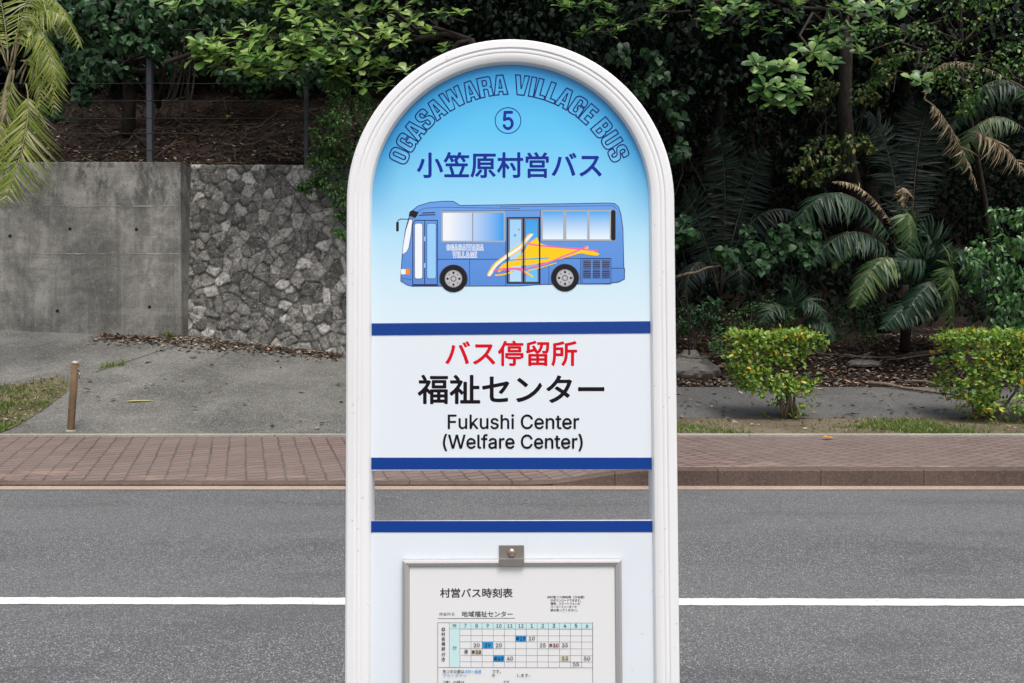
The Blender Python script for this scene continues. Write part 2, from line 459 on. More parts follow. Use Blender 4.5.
def sheet(name, x0, x1, y0, y1, sx, sy, mat, dz, kind='structure', zf=T, ys=None):
    nx = int((x1 - x0) / sx) + 2
    ys = np.linspace(y0, y1, int((y1 - y0) / sy) + 2) if ys is None else np.array(ys)
    ny = len(ys)
    X, Y = np.meshgrid(np.linspace(x0, x1, nx), ys)
    Z = zf(X, Y) + dz
    V = np.stack([X, Y, Z], -1).reshape(-1, 3)
    i = (np.arange(ny - 1)[:, None] * nx + np.arange(nx - 1)[None, :]).ravel()
    L = np.stack([i, i + 1, i + 1 + nx, i + nx], -1).ravel()
    o = link(name, mesh_np(name, V, L, np.full(len(i), 4)), mat)
    return tag(o, kind=kind)

# ------------------------------------------------------------------ the setting
def flat(zz):
    return lambda X, Y: np.zeros_like(X) + zz

def kerb_top(x):
    return .032 + (.165 - .032) * sm(.2, 1.4, x)

sheet('ground', -400, 400, -400, 400, 100, 100, M['soil'], 0, zf=flat(-.35))
terr = sheet('hillside', -45, 45, 9.3, 70, .25, .28, M['soil'], -.02, ys=list(np.arange(9.3, 13.75, .2)) + [13.8, 14.0] + list(np.arange(14.2, 22, .2)) + list(np.arange(22, 71, .7)))
road = sheet('road', -60, 60, 1.25, 7.0, 4, 3, M['asphalt'], 0, zf=flat(0))
_lx = np.concatenate([np.arange(-60, -6, 1.0), np.arange(-6, 6, .012), np.arange(6, 61, 1.0)])
_ja = .006 * vnoise(_lx * 16, _lx * 0) + .004 * vnoise(_lx * 55, _lx * 0 + 3); _jb = .006 * vnoise(_lx * 15, _lx * 0 + 7) + .004 * vnoise(_lx * 60, _lx * 0 + 9)
_V = np.concatenate([np.stack([_lx, 4.038 - .0046 * _lx + _ja, _lx * 0 + .004], -1), np.stack([_lx, 4.142 - .0046 * _lx + _jb, _lx * 0 + .004], -1)]); _n = len(_lx); _i = np.arange(_n - 1)
tag(link('lane_line', mesh_np('lane_line', _V, np.stack([_i, _i + 1, _i + 1 + _n, _i + _n], -1).ravel(), np.full(_n - 1, 4)), M['line']), kind='structure')
sheet('gutter', -60, 60, 7.0, 7.165, 4, .2, M['gutter'], 0, zf=flat(.005))
def walk(X, Y):
    t = np.clip((Y - 7.3) / 2.0, 0, 1)
    return kerb_top(X) * (1 - t) + .18 * t + .004 * vnoise(X * 1.3, Y * 1.3)
sheet('brick_pavement', -40, 40, 7.298, 9.32, .2, .1, M['brick'], -.003, zf=walk)
# far kerb: metre-long stones that drop at the driveway
kb = MB()
xs = -40.0
while xs < 40:
    kn = int(round((xs + 40) * 5)); a, b = xs + (.003 if kn % 5 == 0 else 0), xs + (.197 if kn % 5 == 4 else .2)
    za, zb = float(kerb_top(a)), float(kerb_top(b))
    kb.add([(a, 7.165, -.1), (b, 7.165, -.1), (b, 7.165, zb - .014), (a, 7.165, za - .014), (a, 7.179, za), (b, 7.179, zb), (a, 7.30, za), (b, 7.30, zb), (a, 7.30, -.1), (b, 7.30, -.1)],
           [(3, 2, 5, 4), (4, 5, 7, 6), (0, 3, 4, 6, 8), (1, 9, 7, 5, 2), (6, 7, 9, 8)])
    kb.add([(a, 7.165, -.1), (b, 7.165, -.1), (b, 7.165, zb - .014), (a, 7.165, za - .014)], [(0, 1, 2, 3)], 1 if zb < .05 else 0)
    xs += .2
tag(kb.build('kerb', [M['kerb'], M['kerb_dark']]), kind='structure')
pe = MB()
for k in range(-40, 40): pe.box(k + .003, k + .997, 9.322, 9.45, .05, .204, 0, .006)
tag(pe.build('path_edging', M['edge']), kind='structure')
sheet('driveway', -16, 1.0, 9.43, 13.75, .12, .12, M['drive'], .012)
sheet('footpath', 1.0, 22, 10.72, 13.0, .2, .12, M['path'], .012)
sheet('verge_soil', 1.0, 22, 9.43, 10.74, .2, .12, M['litter_soil'], .008)
# near side of the road, behind and below the camera
nk = MB(); nk.box(-60, 60, 1.09, 1.25, -.2, .15, 0, .012)
tag(nk.build('near_kerb', M['kerb']), kind='structure')
sheet('near_pavement', -60, 60, -9, 1.088, 5, 2, M['drive'], 0, zf=flat(.146))

# grassy triangle beside the driveway
def patch(name, px, dz, mat, kind='structure'):
    w = [ground(u, v) for u, v in px]
    xs = [p.x for p in w]; ys = [p.y for p in w]
    tri = tessellate_polygon([[Vector((p.x, p.y, 0)) for p in w]])
    bm = bmesh.new()
    vs = [bm.verts.new((p.x, p.y, 0)) for p in w]
    for t in tri:
        try: bm.faces.new([vs[i] for i in t])
        except ValueError: pass
    for _ in range(4): bmesh.ops.subdivide_edges(bm, edges=bm.edges[:], cuts=1, use_grid_fill=True)
    for q in bm.verts: q.co.z = float(T(q.co.x, q.co.y)) + dz
    me = bpy.data.meshes.new(name); bm.normal_update()
    for f in bm.faces:
        if f.normal.z < 0: f.normal_flip()
    bm.to_mesh(me); bm.free()
    return tag(link(name, me, mat), kind=kind)
GP = [(-60, 437), (0, 434.5), (18, 427), (36, 416), (52, 405), (66, 394), (70, 385), (58, 378), (40, 381), (20, 385), (0, 387), (-60, 392)]
patch('grass_patch_soil', GP, .022, M['litter_soil'])

# ------------------------------------------------------------------ leaf meshes
def norm(a):
    return a / np.maximum(np.linalg.norm(a, axis=-1, keepdims=True), 1e-9)

TPL = {   # stations along the leaf: (t, half width)
    'ovate': [(.30, .50), (.66, .36)],
    'heart': [(.12, .46), (.42, .50), (.78, .24)],
    'obovate': [(.30, .20), (.62, .48), (.86, .40)],
    'lance': [(.25, .5), (.65, .38)],
    'blade': [(.12, .5), (.62, .40)],
}
def leaf_verts(Pn, D, Nn, L, W, tpl, fold=.25, droop=.2):
    n = len(Pn)
    D = norm(D); Nn = norm(Nn - D * (Nn * D).sum(-1, keepdims=True)); S = np.cross(D, Nn)
    L = np.broadcast_to(np.asarray(L, float), (n,))[:, None]; W = np.broadcast_to(np.asarray(W, float), (n,))[:, None]
    st = TPL[tpl]; cols = [Pn]
    for t, w in st:
        c = Pn + D * L * t - Nn * L * droop * t * t
        cols += [c - S * W * w + Nn * W * w * fold, c, c + S * W * w + Nn * W * w * fold]
    cols.append(Pn + D * L - Nn * L * droop)
    k = len(st)
    V = np.stack(cols, 1)                        # n, 3k+2, 3
    nv = 3 * k + 2
    fl = [[0, 2, 1], [0, 3, 2]]
    for i in range(k - 1):
        a = 1 + 3 * i; b = a + 3
        fl += [[a, a + 1, b + 1, b], [a + 1, a + 2, b + 2, b + 1]]
    a = 1 + 3 * (k - 1); fl += [[a, a + 1, nv - 1], [a + 1, a + 2, nv - 1]]
    pat = np.array([i for f in fl for i in f]); sz = np.array([len(f) for f in fl])
    loops = (pat[None, :] + (np.arange(n) * nv)[:, None]).ravel()
    return V.reshape(-1, 3), loops, np.tile(sz, n)

def leaf_mesh(name, parts):
    V = []; Ls = []; S = []; b = 0
    for v, l, s in parts:
        V.append(v); Ls.append(l + b); S.append(s); b += len(v)
    return mesh_np(name, np.concatenate(V), np.concatenate(Ls), np.concatenate(S))

def clumps(rng, C, rad, n, L, tpl, wr=.55, sag=.35, up=.8, out=.8, droop=.25, fold=.25, flat_=.75, face=.35):
    """leaves gathered round the clump centres C; each leaf points outwards from its clump and sags a little"""
    C = np.asarray(C, float); rad = np.broadcast_to(np.asarray(rad, float), (len(C),))
    idx = np.repeat(np.arange(len(C)), n)
    d = norm(rng.normal(size=(len(idx), 3)))
    r = rng.uniform(.15, 1, len(idx)) ** .6
    p = C[idx] + d * (rad[idx] * r)[:, None] * np.array([1, 1, flat_])
    D = d * out + rng.normal(size=d.shape) * .45 + np.array([0, 0, -sag])
    Nn = np.array([0, -face, up]) + d * .35 + rng.normal(size=d.shape) * .35
    Ln = L * rng.uniform(.65, 1.15, len(idx))
    return leaf_verts(p, D, Nn, Ln, Ln * wr, tpl, fold, droop)

def rosettes(rng, tips, dirs, n, L, wr=.55, droop=.3):
    tips = np.asarray(tips, float); dirs = norm(np.asarray(dirs, float))
    P_, D_, N_, L_ = [], [], [], []
    for c, a in zip(tips, dirs):
        ref = norm(np.cross(a, [.3, .2, .9])); b = np.cross(a, ref)
        k = n + rng.randint(-2, 3)
        ph = rng.uniform(0, 6.28)
        for i in range(k):
            an = ph + i * 2.4
            el = .25 + .75 * i / k
            d = ref * math.cos(an) + b * math.sin(an)
            D_.append(d * (1.1 - .55 * el) + a * (el - .15)); N_.append(a + d * -.3 + np.array([0, 0, .3]) + rng.normal(size=3) * .15)
            P_.append(c - a * .05 * (1 - el) + rng.normal(size=3) * .01); L_.append(L * rng.uniform(.6, 1.1) * (1.05 - .3 * el))
    L_ = np.array(L_)
    return leaf_verts(np.array(P_), np.array(D_), np.array(N_), L_, L_ * wr, 'obovate', .2, droop)

def bez(a, b, c, s):
    """quadratic curve through b at the middle"""
    a, b, c = (np.array(q, float) for q in (a, b, c)); k = 2 * b - .5 * (a + c)
    s = np.asarray(s)[:, None]
    return a * (1 - s) ** 2 + 2 * k * s * (1 - s) + c * s * s, 2 * (k - a) * (1 - s) + 2 * (c - k) * s

def frond(name, parent, ploc, a, b, c, llen, n, mat, stem, rng, hang=.5, w=.05, start=.15, vee=.35, ahead=.55, up=(0, -.3, 1), rw=.014):
    """one feather leaf as a mesh of its own: a stalk and its two ranks of leaflets"""
    s = np.linspace(start, .99, n)
    p, t = bez(a, b, c, s); t = norm(t)
    U = norm(np.array(up, float)[None] - t * (t @ np.array(up, float))[:, None]); Sd = np.cross(t, U)
    prof = np.clip(np.sin(np.pi * np.clip((s - start) / (1 - start) * .86 + .12, 0, 1)), .15, 1) ** .7
    parts = []
    for sg in (-1, 1):
        jit = rng.normal(size=p.shape) * (.45 if mat == M['fr_dry'] else .17)
        D = Sd * sg + t * ahead + U * vee + np.array([0, 0, -hang]) + jit
        L = llen * prof * (rng.uniform(.35, 1.15, n) if mat == M['fr_dry'] else rng.uniform(.82, 1.08, n))
        keep = rng.rand(n) > .04
        parts.append(leaf_verts(p[keep], D[keep], (U + Sd * sg * -.25 + rng.normal(size=p.shape) * .15)[keep], L[keep], w * rng.uniform(.7, 1.1, keep.sum()), 'blade', .35, .28 + hang * .35))
    o = link(name, leaf_mesh(name, parts), mat, parent); shift(o, ploc)
    sp, _ = bez(a, b, c, np.linspace(0, 1, 14))
    mb = MB(); mb.tube(sp, [rw * (1 - .75 * i / 13) for i in range(14)], 6)
    k = mb.build('stalk', stem, o, True); shift(k, ploc)
    return o

def px_clumps(L):
    """(u, v, D, radius in px) -> world centre and radius"""
    return [tuple(P(u, v, D)) for u, v, D, r in L], [r * D / F for u, v, D, r in L]

def plant(name, label, cat, base, leaf_parts, lmat, limbs=(), bark=None, group=None, part='foliage'):
    root = empty(name, base, label, cat, group)
    if leaf_parts:
        shift(link(part, leaf_mesh(part, leaf_parts), lmat, root), base)
    if limbs:
        mb = MB()
        for pts, rad in limbs: mb.tube(pts, rad, 7)
        shift(mb.build('trunk', bark or M['bark'], root, True), base)
    return root

def limb(rng, a, b, r0, r1, n=7, wob=.06, sag=0):
    a = np.array(a, float); b = np.array(b, float); L = np.linalg.norm(b - a)
    pts = []
    for i in range(n):
        t = i / (n - 1); q = a + (b - a) * t
        if 0 < i < n - 1: q = q + rng.normal(size=3) * wob * L / n
        q[2] -= sag * 4 * t * (1 - t)
        pts.append(tuple(q))
    return pts, [r0 + (r1 - r0) * i / (n - 1) for i in range(n)]

def gpt(x, y, dz=-.05):
    return (x, y, float(T(x, y)) + dz)

# ------------------------------------------------------------------ walls
WT = P(0, 162, 13.3).z
cw = MB()
xe = P(181, 240, 13.3).x
cwo = empty('concrete_wall', (xe, 13.3, WT), 'grey concrete retaining wall with black streaks and tie holes, left of the stone wall', 'wall')
cw.box(-16 - xe, 0, 0, .72, -4.2, 0, 0, .012)
cw.build('wall_face', M['wall'], cwo)
ln = MB()
for v in (205.5, 253.5):
    z = P(60, v, 13.3).z - WT
    xs_ = np.arange(-9 - xe, -.012, .03); q_ = xs_ * 0 + v
    on = sm(-.25, -.02, vnoise(xs_ * .9 + v, q_)); a_ = .018 * on * (.25 + np.abs(vnoise(xs_ * 7, q_)) * 2.6) + .0005; w_ = .014 * vnoise(xs_ * 1.5, q_ + 5)
    for i in range(len(xs_) - 1):
        if on[i] < .03 or vnoise(xs_[i] * 4.0, v * 3.1) < -.32: continue
        ln.add([(xs_[i], -.003, z + w_[i] - a_[i]), (xs_[i + 1], -.003, z + w_[i + 1] - a_[i + 1]), (xs_[i + 1], -.005, z + w_[i + 1] + a_[i + 1] * .4), (xs_[i], -.005, z + w_[i] + a_[i] * .4)], [(0, 1, 2, 3)])
    x = 0
    rr = random.Random(int(v))
    while x < -.02:
        w = rr.uniform(.15, .8)
        x2 = min(x + w, -.015)
        if rr.random() < .86:
            h = rr.uniform(.010, .024)
            ln.box(x, x2, -.004, .01, z - h, z + rr.uniform(.001, .006))
        x = x2 + rr.uniform(0, .06)
ln.build('pour_joint', M['lime'], cwo)
M['hole'] = plain('tie_hole_dark', (.012, .012, .012, 1), .9)
for i, (u, v) in enumerate([(10, 236), (70, 229), (136.5, 229.5), (57.5, 311), (149.5, 307)]):
    p = P(u, v, 13.3)
    h = MB(); n = 10; r = .032
    h.add([(p.x - xe + r * math.cos(2 * math.pi * k / n), -.002, p.z - WT + r * math.sin(2 * math.pi * k / n)) for k in range(n)] +
          [(p.x - xe + r * .8 * math.cos(2 * math.pi * k / n), .03, p.z - WT + r * .8 * math.sin(2 * math.pi * k / n)) for k in range(n)],
          [(k, n + k, n + (k + 1) % n, (k + 1) % n) for k in range(n)] + [tuple(range(n))[::-1]])
    h.build('tie_hole', M['hole'], cwo)

def stone_wall():
    x0, x1 = xe - .02, 1.2
    zt = P(230, 164, 13.75).z
    nx, nz = 330, 190
    z0 = .1
    X, Z = np.meshgrid(np.linspace(x0, x1, nx), np.linspace(z0, zt, nz))
    rng = np.random.RandomState(11)
    # jittered seeds, sizes vary
    seeds = []
    y = z0 - .3
    while y < zt + .3:
        x = x0 - .3; h = rng.uniform(.13, .23)
        while x < x1 + .3:
            seeds.append((x + rng.uniform(-.1, .1), y + rng.uniform(-.1, .1))); x += rng.uniform(.14, .34)
        y += h
    S = np.array(seeds); val = rng.rand(len(S)); tx = rng.normal(size=len(S)) * .10; tz = rng.normal(size=len(S)) * .12; pr = rng.uniform(.0, .035, len(S))
    wx = X + .035 * vnoise(X * 5, Z * 5) + .03 * vnoise(X * 14, Z * 14 + 5); wz = Z + .035 * vnoise(X * 5 + 40, Z * 5) + .03 * vnoise(X * 14 + 9, Z * 14)
    q = np.stack([wx.ravel(), wz.ravel()], 1)
    d = ((q[:, None, :] - S[None]) ** 2).sum(-1)
    o2 = np.argpartition(d, 2, axis=1)[:, :2]
    dd = np.take_along_axis(d, o2, 1); sw = dd[:, 0] > dd[:, 1]
    o2[sw] = o2[sw][:, ::-1]; dd = np.sqrt(np.sort(dd, 1))
    c = o2[:, 0]; edge = dd[:, 1] - dd[:, 0]
    k = np.clip(edge / .03, 0, 1)
    rel = k ** .6 * (.014 + pr[c] * .7) + (tx[c] * (q[:, 0] - S[c, 0]) + tz[c] * (q[:, 1] - S[c, 1])) * k
    rel += .03 * vnoise(q[:, 0] * 11, q[:, 1] * 11) + .015 * vnoise(q[:, 0] * 30, q[:, 1] * 30)
    Yb = 13.50 + .0 * X
    Y = Yb.ravel() + (Z.ravel() - z0) * .06 - rel
    V = np.stack([X.ravel(), Y, Z.ravel()], -1)
    V[-nx:, 1] += .12; V[-nx:, 2] += .05 * vnoise(X[-1] * 4, X[-1] * 0)
    i = (np.arange(nz - 1)[:, None] * nx + np.arange(nx - 1)[None, :]).ravel()
    Lp = np.stack([i, i + 1, i + 1 + nx, i + nx], -1).ravel()
    # back and coping so that the wall has a thickness
    base = len(V)
    bx = [(x0, 14.02, z0), (x1, 14.02, z0), (x1, 14.02, zt), (x0, 14.02, zt)]
    V = np.concatenate([V, np.array(bx)])
    top = [(nz - 1) * nx + j for j in range(nx)]
    extra = [top + [base + 2, base + 3], [base, base + 1, base + 2, base + 3][::-1],
             [j * nx + nx - 1 for j in range(nz)][::-1] + [base + 1, base + 2][::-1][::-1]]
    L2 = np.concatenate([Lp] + [np.array(e) for e in extra]); sz = np.concatenate([np.full(len(i), 4), [len(e) for e in extra]])
    me = mesh_np('stone_wall', V, L2, sz, True)
    a = me.attributes.new('cell', 'FLOAT', 'POINT'); a.data.foreach_set('value', np.concatenate([val[c], np.full(4, .3)]).astype(np.float32))
    j = me.attributes.new('joint', 'FLOAT', 'POINT'); j.data.foreach_set('value', np.concatenate([1 - np.clip(edge / .030, 0, 1), np.zeros(4)]).astype(np.float32))
    o = link('stone_wall', me, M['stone'])
    tag(o, 'rough rubble stone retaining wall of pale and dark stones, right of the concrete wall', 'wall')
stone_wall()

# fence on top of the walls
fo = empty('wire_fence', (xe, 13.95, WT - .1), 'dark wire fence with square steel posts on top of the retaining walls', 'fence')
tops = {}
FP = [(-162, 60), (-6, 60), (150.5, 60), (306.5, 86), (462, 86)]
for u, v in FP:
    b = P(u, 166, 13.85); t = P(u, v, 13.85)
    mb = MB(); w = .048 if u < 200 else .036
    mb.box(b.x - w, b.x + w, 13.85 - w, 13.85 + w, b.z - .3, t.z, 0, .006)
    mb.box(b.x - w - .006, b.x + w + .006, 13.85 - w - .006, 13.85 + w + .006, t.z, t.z + .015, 0, .004)
    shift(mb.build('post', M['post'], fo), fo.location)
for v in (83, 100.5, 118, 133, 150):
    mb = MB()
    a = P(-162, v, 13.8); b = P(462, v, 13.8)
    mb.tube([a + (b - a) * (i / 12) + Vector((0, 0, -.012 * (i % 2))) for i in range(13)], .006, 5)
    shift(mb.build('wire', M['wire'], fo), fo.location)
# ------------------------------------------------------------------ bollard
bb = ground(70.5, 432)
bt = P(75, 361, bb.y)
bo = empty('bollard', bb, 'slim brown metal bollard standing where the driveway meets the brick pavement', 'bollard')
M['bollard'] = m_bark('weathered_brown_metal', (.10, .066, .036), (.20, .138, .080), (10, 10, 5))
mb = MB(); lean = (bt - bb); lean.y = .01
rb = .043
ax = [Vector((0, 0, 0)) + lean * s for s in (-.06, 0, .5, .965)]
mb.tube(ax, rb, 18); mb.build('shaft', M['bollard'], bo, True)
mb = MB(); mb.tube([lean * .962, lean * .972, lean * .99, lean * 1.0], [rb * 1.04, rb * 1.04, rb * .98, rb * .6], 18)
mb.build('cap', plain('pale_cap', (.42, .39, .33, 1), .5, .3), bo, True)
mb = MB(); mb.tube([lean * 0 + Vector((0, 0, -.005)), lean * .022, lean * .03], [rb * 1.5, rb * 1.45, rb * 1.1], 18)
mb.build('base_ring', M['edge'], bo, True)
mb = MB()
hk = lean * .86
mb.tube([hk + Vector((rb * .9 + .012 + .016 * math.sin(a), -.01, .028 * math.cos(a) - .0)) for a in np.linspace(0, 2 * math.pi, 13)], .006, 6)
mb.tube([hk + Vector((rb * .6, -.01, .03)), hk + Vector((rb + .018, -.01, .03))], .007, 6)
mb.tube([hk + Vector((rb + .02, -.01, -.02)), hk + Vector((rb + .024, -.012, -.1))], .008, 6)
mb.build('chain_hook', plain('hook_steel', (.25, .25, .24, 1), .4, .8), bo, True)

# ------------------------------------------------------------------ ground details
def scatter_leaves(name, pts, L, mat, seed, tpl='ovate', lift=.012, wr=.5, kind='stuff'):
    rng = np.random.RandomState(seed); n = len(pts); pts = np.asarray(pts, float).copy()
    pts[:, 2] += lift + rng.rand(n) * .015
    an = rng.rand(n) * 6.28
    D = np.stack([np.cos(an), np.sin(an), rng.normal(size=n) * .25], -1)
    Nn = np.stack([rng.normal(size=n) * .4, rng.normal(size=n) * .4, np.ones(n)], -1)
    Ln = L * rng.uniform(.5, 1.2, n)
    return tag(link(name, leaf_mesh(name, [leaf_verts(pts, D, Nn, Ln, Ln * wr, tpl, .3, rng.uniform(-.2, .4))]), mat), kind=kind)

rng = np.random.RandomState(3)
xe = P(181, 240, 13.3).x
pts = []
for _ in range(1500):              # along the foot of the walls
    u = rng.uniform(106, 346); lo = np.interp(u, [95, 120, 190, 346], [330, 340, 350, 358]); hi = np.interp(u, [95, 185, 190, 346], [329, 334, 336, 353])
    v = hi + (lo - hi) * rng.beta(1, 2.2) + 1
    p = ground(u, v); y = min(p.y, 13.28 if p.x < xe else 13.46) - abs(rng.normal()) * .16; pts.append((p.x, y, float(T(p.x, y)) + .012))
scatter_leaves('wall_foot_litter', pts, .085, M['lf_litter'], 1)
pts = []
for _ in range(5600):             # slope behind the fence
    x = rng.uniform(-10.5, 1.0); y = 14.03 + rng.beta(.8, 2.6) * 3.0
    pts.append((x, y, float(T(x, y))))
for _ in range(5200):             # bank behind the footpath
    x = rng.uniform(1.4, 10.5); y = 13.0 + rng.beta(1.1, 1.8) * 2.6
    pts.append((x, y, float(T(x, y))))
for _ in range(34):               # a few on the driveway
    p = ground(rng.uniform(90, 346), rng.uniform(350, 434)); pts.append((p.x, p.y, p.z + .014))
for _ in range(260):              # loose leaves on the path, verge and driveway
    x = rng.uniform(2.4, 9.5); y = rng.uniform(9.5, 13.0); pts.append((x, y, float(T(x, y)) + .004))
scatter_leaves('leaf_litter', pts, .10, M['lf_litter'], 2)
# pebbles on the bank
pb = MB()
for _ in range(420):
    x = rng.uniform(2.4, 9.5); y = 13.0 + rng.beta(1, 2.5) * 1.6; r = rng.uniform(.008, .034)
    bm = bmesh.new(); bmesh.ops.create_icosphere(bm, subdivisions=1, radius=r)
    c = Vector((x, y, float(T(x, y)) + r * .3))
    vs = [c + Vector((q.co.x * rng.uniform(.4, 1.7), q.co.y * rng.uniform(.5, 1.5), q.co.z * rng.uniform(.3, 1))) for q in bm.verts]
    bm.verts.index_update(); pb.add(vs, [[q.index for q in f.verts] for f in bm.faces]); bm.free()
tag(pb.build('bank_pebbles', M['pebble'], None, True), kind='stuff')

def rock(label, u, v, w, h, seed, d=.5):
    c = ground(u, v); rg = np.random.RandomState(seed)
    bm = bmesh.new(); bmesh.ops.create_icosphere(bm, subdivisions=4, radius=1)
    cuts = [(norm(rg.normal(size=3)), rg.uniform(.55, .85)) for _ in range(14)]
    for q in bm.verts:
        p = np.array(q.co)
        for nrm, dd in cuts:
            e = p @ nrm - dd
            if e > 0: p = p - nrm * e
        p = p * (1 + .22 * float(vnoise(p[0] * 3 + seed, p[1] * 3 + p[2] * 2)) + .12 * float(vnoise(p[0] * 9, p[2] * 9 + p[1] * 5)))
        q.co = Vector((p[0] * w, p[1] * d, p[2] * h))
    me = bpy.data.meshes.new('rock'); bm.to_mesh(me); bm.free()
    o = link('rock', me, M['rock']); o.location = c + Vector((0, d * .4, h * .25)); me.polygons.foreach_set('use_smooth', np.ones(len(me.polygons), bool)); me.set_sharp_from_angle(angle=R(14))
    return tag(o, label, 'rock', 'rocks on the bank')
rock('large grey boulder on the bank close beside the bus stop sign', 692, 372, .60, .34, 4)
rock('flat pale grey stone on the leafy bank between the two hedges', 867, 366, .34, .10, 9, .25)

def stick(label, pts, r, group='fallen branches'):
    mb = MB(); w = []
    for u, v, dz in pts:
        g = ground(u, v); w.append(g + Vector((0, 0, dz)))
    mb.tube(w, [r * (1 - .5 * i / len(w)) for i in range(len(w))], 7)
    return tag(mb.build('fallen_branch', M['twig'], None, True), label, 'branch', group)
stick('long pale fallen branch along the back edge of the path between the hedges', [(868, 386, .05), (885, 388, .07), (905, 391, .05), (935, 395, .05), (955, 396, .03)], .035)
stick('dark stick lying on the bank above the long fallen branch', [(905, 386, .08), (925, 387, .1), (945, 390, .05)], .02)
stick('fallen branch on the bank between the boulder and the first hedge', [(680, 377, .06), (705, 373, .1), (722, 370, .06), (742, 369, .1)], .03)

# dead twigs and roots lying about the slope and the bank
tw = MB(); rg_ = np.random.RandomState(77)
for k in range(190):
    if k < 105: x, y = rg_.uniform(-9.5, -2.3), 14.05 + rg_.beta(1, 1.5) * 2.4
    else: x, y = rg_.uniform(2.4, 9.5), 13.15 + rg_.beta(1, 1.5) * 2.2
    L = rg_.uniform(.2, 1.1); an = rg_.normal() * .6 + (0 if rg_.rand() < .7 else 1.57); pp = []
    for i in range(5):
        px_, py_ = x + math.cos(an) * L * (i / 4 - .5), y + math.sin(an) * L * (i / 4 - .5) * .6
        pp.append((px_ + rg_.normal() * .02, py_, float(T(px_, max(py_, 14.02 if k < 210 else 13.0))) + .03 + .05 * rg_.rand()))
    tw.tube(pp, rg_.uniform(.005, .013), 4, 0, False)
tag(tw.build('brushwood', M['bark_pale']), kind='stuff')

# four fallen leaves one can point to
def fallen_leaf(label, u, v, L, mat, rot, wr=.5, curl=.12, group='single fallen leaves'):
    g = ground(u, v, 7.3) if v < 437 else None
    if g is None:
        r = ray(u, v); d = 7.0
        while d < 9.4:
            p = CAMP + r * (d / r.y)
            z = float(walk(np.array(p.x), np.array(p.y)))
            if p.z <= z: break
            d += .01
        g = Vector((p.x, p.y, z))
    D = np.array([[math.cos(rot), math.sin(rot), .02]]); Nn = np.array([[.1, -.2, 1.]])
    me = leaf_mesh('fallen_leaf', [leaf_verts(np.array([[0, 0, .03]]), D, Nn, L, L * wr, 'ovate', .3, curl)])
    o = link('fallen_leaf', me, mat); o.location = g
    md = o.modifiers.new('thick', 'SOLIDIFY'); md.thickness = .003
    return tag(o, label, 'leaf', group)
M['leaf_orange'] = plain('orange_leaf', (.50, .22, .04, 1), .6)
M['leaf_sheath'] = plain('yellow_sheath', (.42, .40, .16, 1), .6)
fallen_leaf('long yellow green strip of palm leaf lying on the driveway', 124, 403.5, .40, M['leaf_sheath'], .18, .12, .0)
fallen_leaf('orange fallen leaf on the back edge of the brick pavement', 822, 439.5, .17, M['leaf_orange'], .1)
fallen_leaf('small orange leaf on the grey footpath near the bus stop sign', 681, 396, .14, M['leaf_orange'], 2.0)
fallen_leaf('orange leaf on the grass left of the second hedge', 863, 427, .10, M['leaf_orange'], 1.0)
for lb, u, v in (('left brown curled leaf on the slope behind the fence', 200, 117), ('right brown curled leaf on the slope behind the fence, near the thin post', 231, 118), ('orange leaf low on the slope just above the stone wall', 270, 150)):
    fallen_leaf(lb, u, v, .17, M['leaf_orange'], u * .7, .8, .5, 'orange leaves on the slope behind the fence')

# grass
def grass(name, pts, h, seed):
    rg = np.random.RandomState(seed); n = len(pts); pts = np.asarray(pts, float)
    D = np.stack([rg.normal(size=n) * .55, rg.normal(size=n) * .55, np.ones(n)], -1)
    Nn = rg.normal(size=(n, 3)); H = h * rg.uniform(.4, 1.3, n)
    return tag(link(name, leaf_mesh(name, [leaf_verts(pts, D, Nn, H, .011, 'blade', .2, .35)]), M['grass']), kind='stuff')
pts = []
while len(pts) < 9000:
    x = rng.uniform(2.0, 12); y = 9.46 + rng.beta(1, 1.4) * 1.15
    dens = .05 + .95 * float(sm(-.02, .22, vnoise(x * 1.1 + 3, y * 1.6)))
    dens *= .15 + .85 * float(sm(3.6, 5.2, x)) if x > 3.1 else .9
    if rng.rand() < dens: pts.append((x, y, float(T(x, y)) - .005))
grass('verge_grass', pts, .085, 4)
def inside(u, v, poly):
    c = False; j = len(poly) - 1
    for i in range(len(poly)):
        (a, b), (d, e) = poly[i], poly[j]
        if (b > v) != (e > v) and u < (d - a) * (v - b) / (e - b) + a: c = not c
        j = i
    return c
pts = []
while len(pts) < 5000:
    u = rng.uniform(-50, 70); v = rng.uniform(378, 436)
    if not inside(u, v, GP): continue
    p = ground(u, v)
    if rng.rand() < .10 + .9 * float(sm(.0, .25, vnoise(p.x * 1.2, p.y * 1.2 + 8) + (.22 if v > 405 else -.02))):
        pts.append((p.x, p.y, p.z))
for _ in range(160):
    u = rng.uniform(100, 125); p = ground(u, np.interp(u, [100, 125], [370, 365]) + rng.normal() * .8); pts.append((p.x, p.y, p.z))
for _ in range(120):
    u = rng.normal(173, 4); p = ground(u, 337 + rng.normal() * 1.0); pts.append((p.x, min(p.y, 13.3), p.z))
grass('driveway_grass', pts, .10, 5)
pts = []
for _ in range(420):
    u = rng.uniform(-40, 62); v = rng.uniform(380, 425)
    if inside(u, v, GP): p = ground(u, v); pts.append((p.x, p.y, p.z + .02))
scatter_leaves('patch_litter', pts, .06, M['lf_litter'], 6)
# joint across the driveway
jt = MB(); a = ground(96, 373.5); b = ground(186, 344)
q = [a + (b - a) * (i / 14) for i in range(15)]
jt.tube([Vector((p.x, p.y, float(T(p.x, p.y)) + .010)) for p in q], .018, 6)
tag(jt.build('driveway_joint', M['path']), kind='structure')

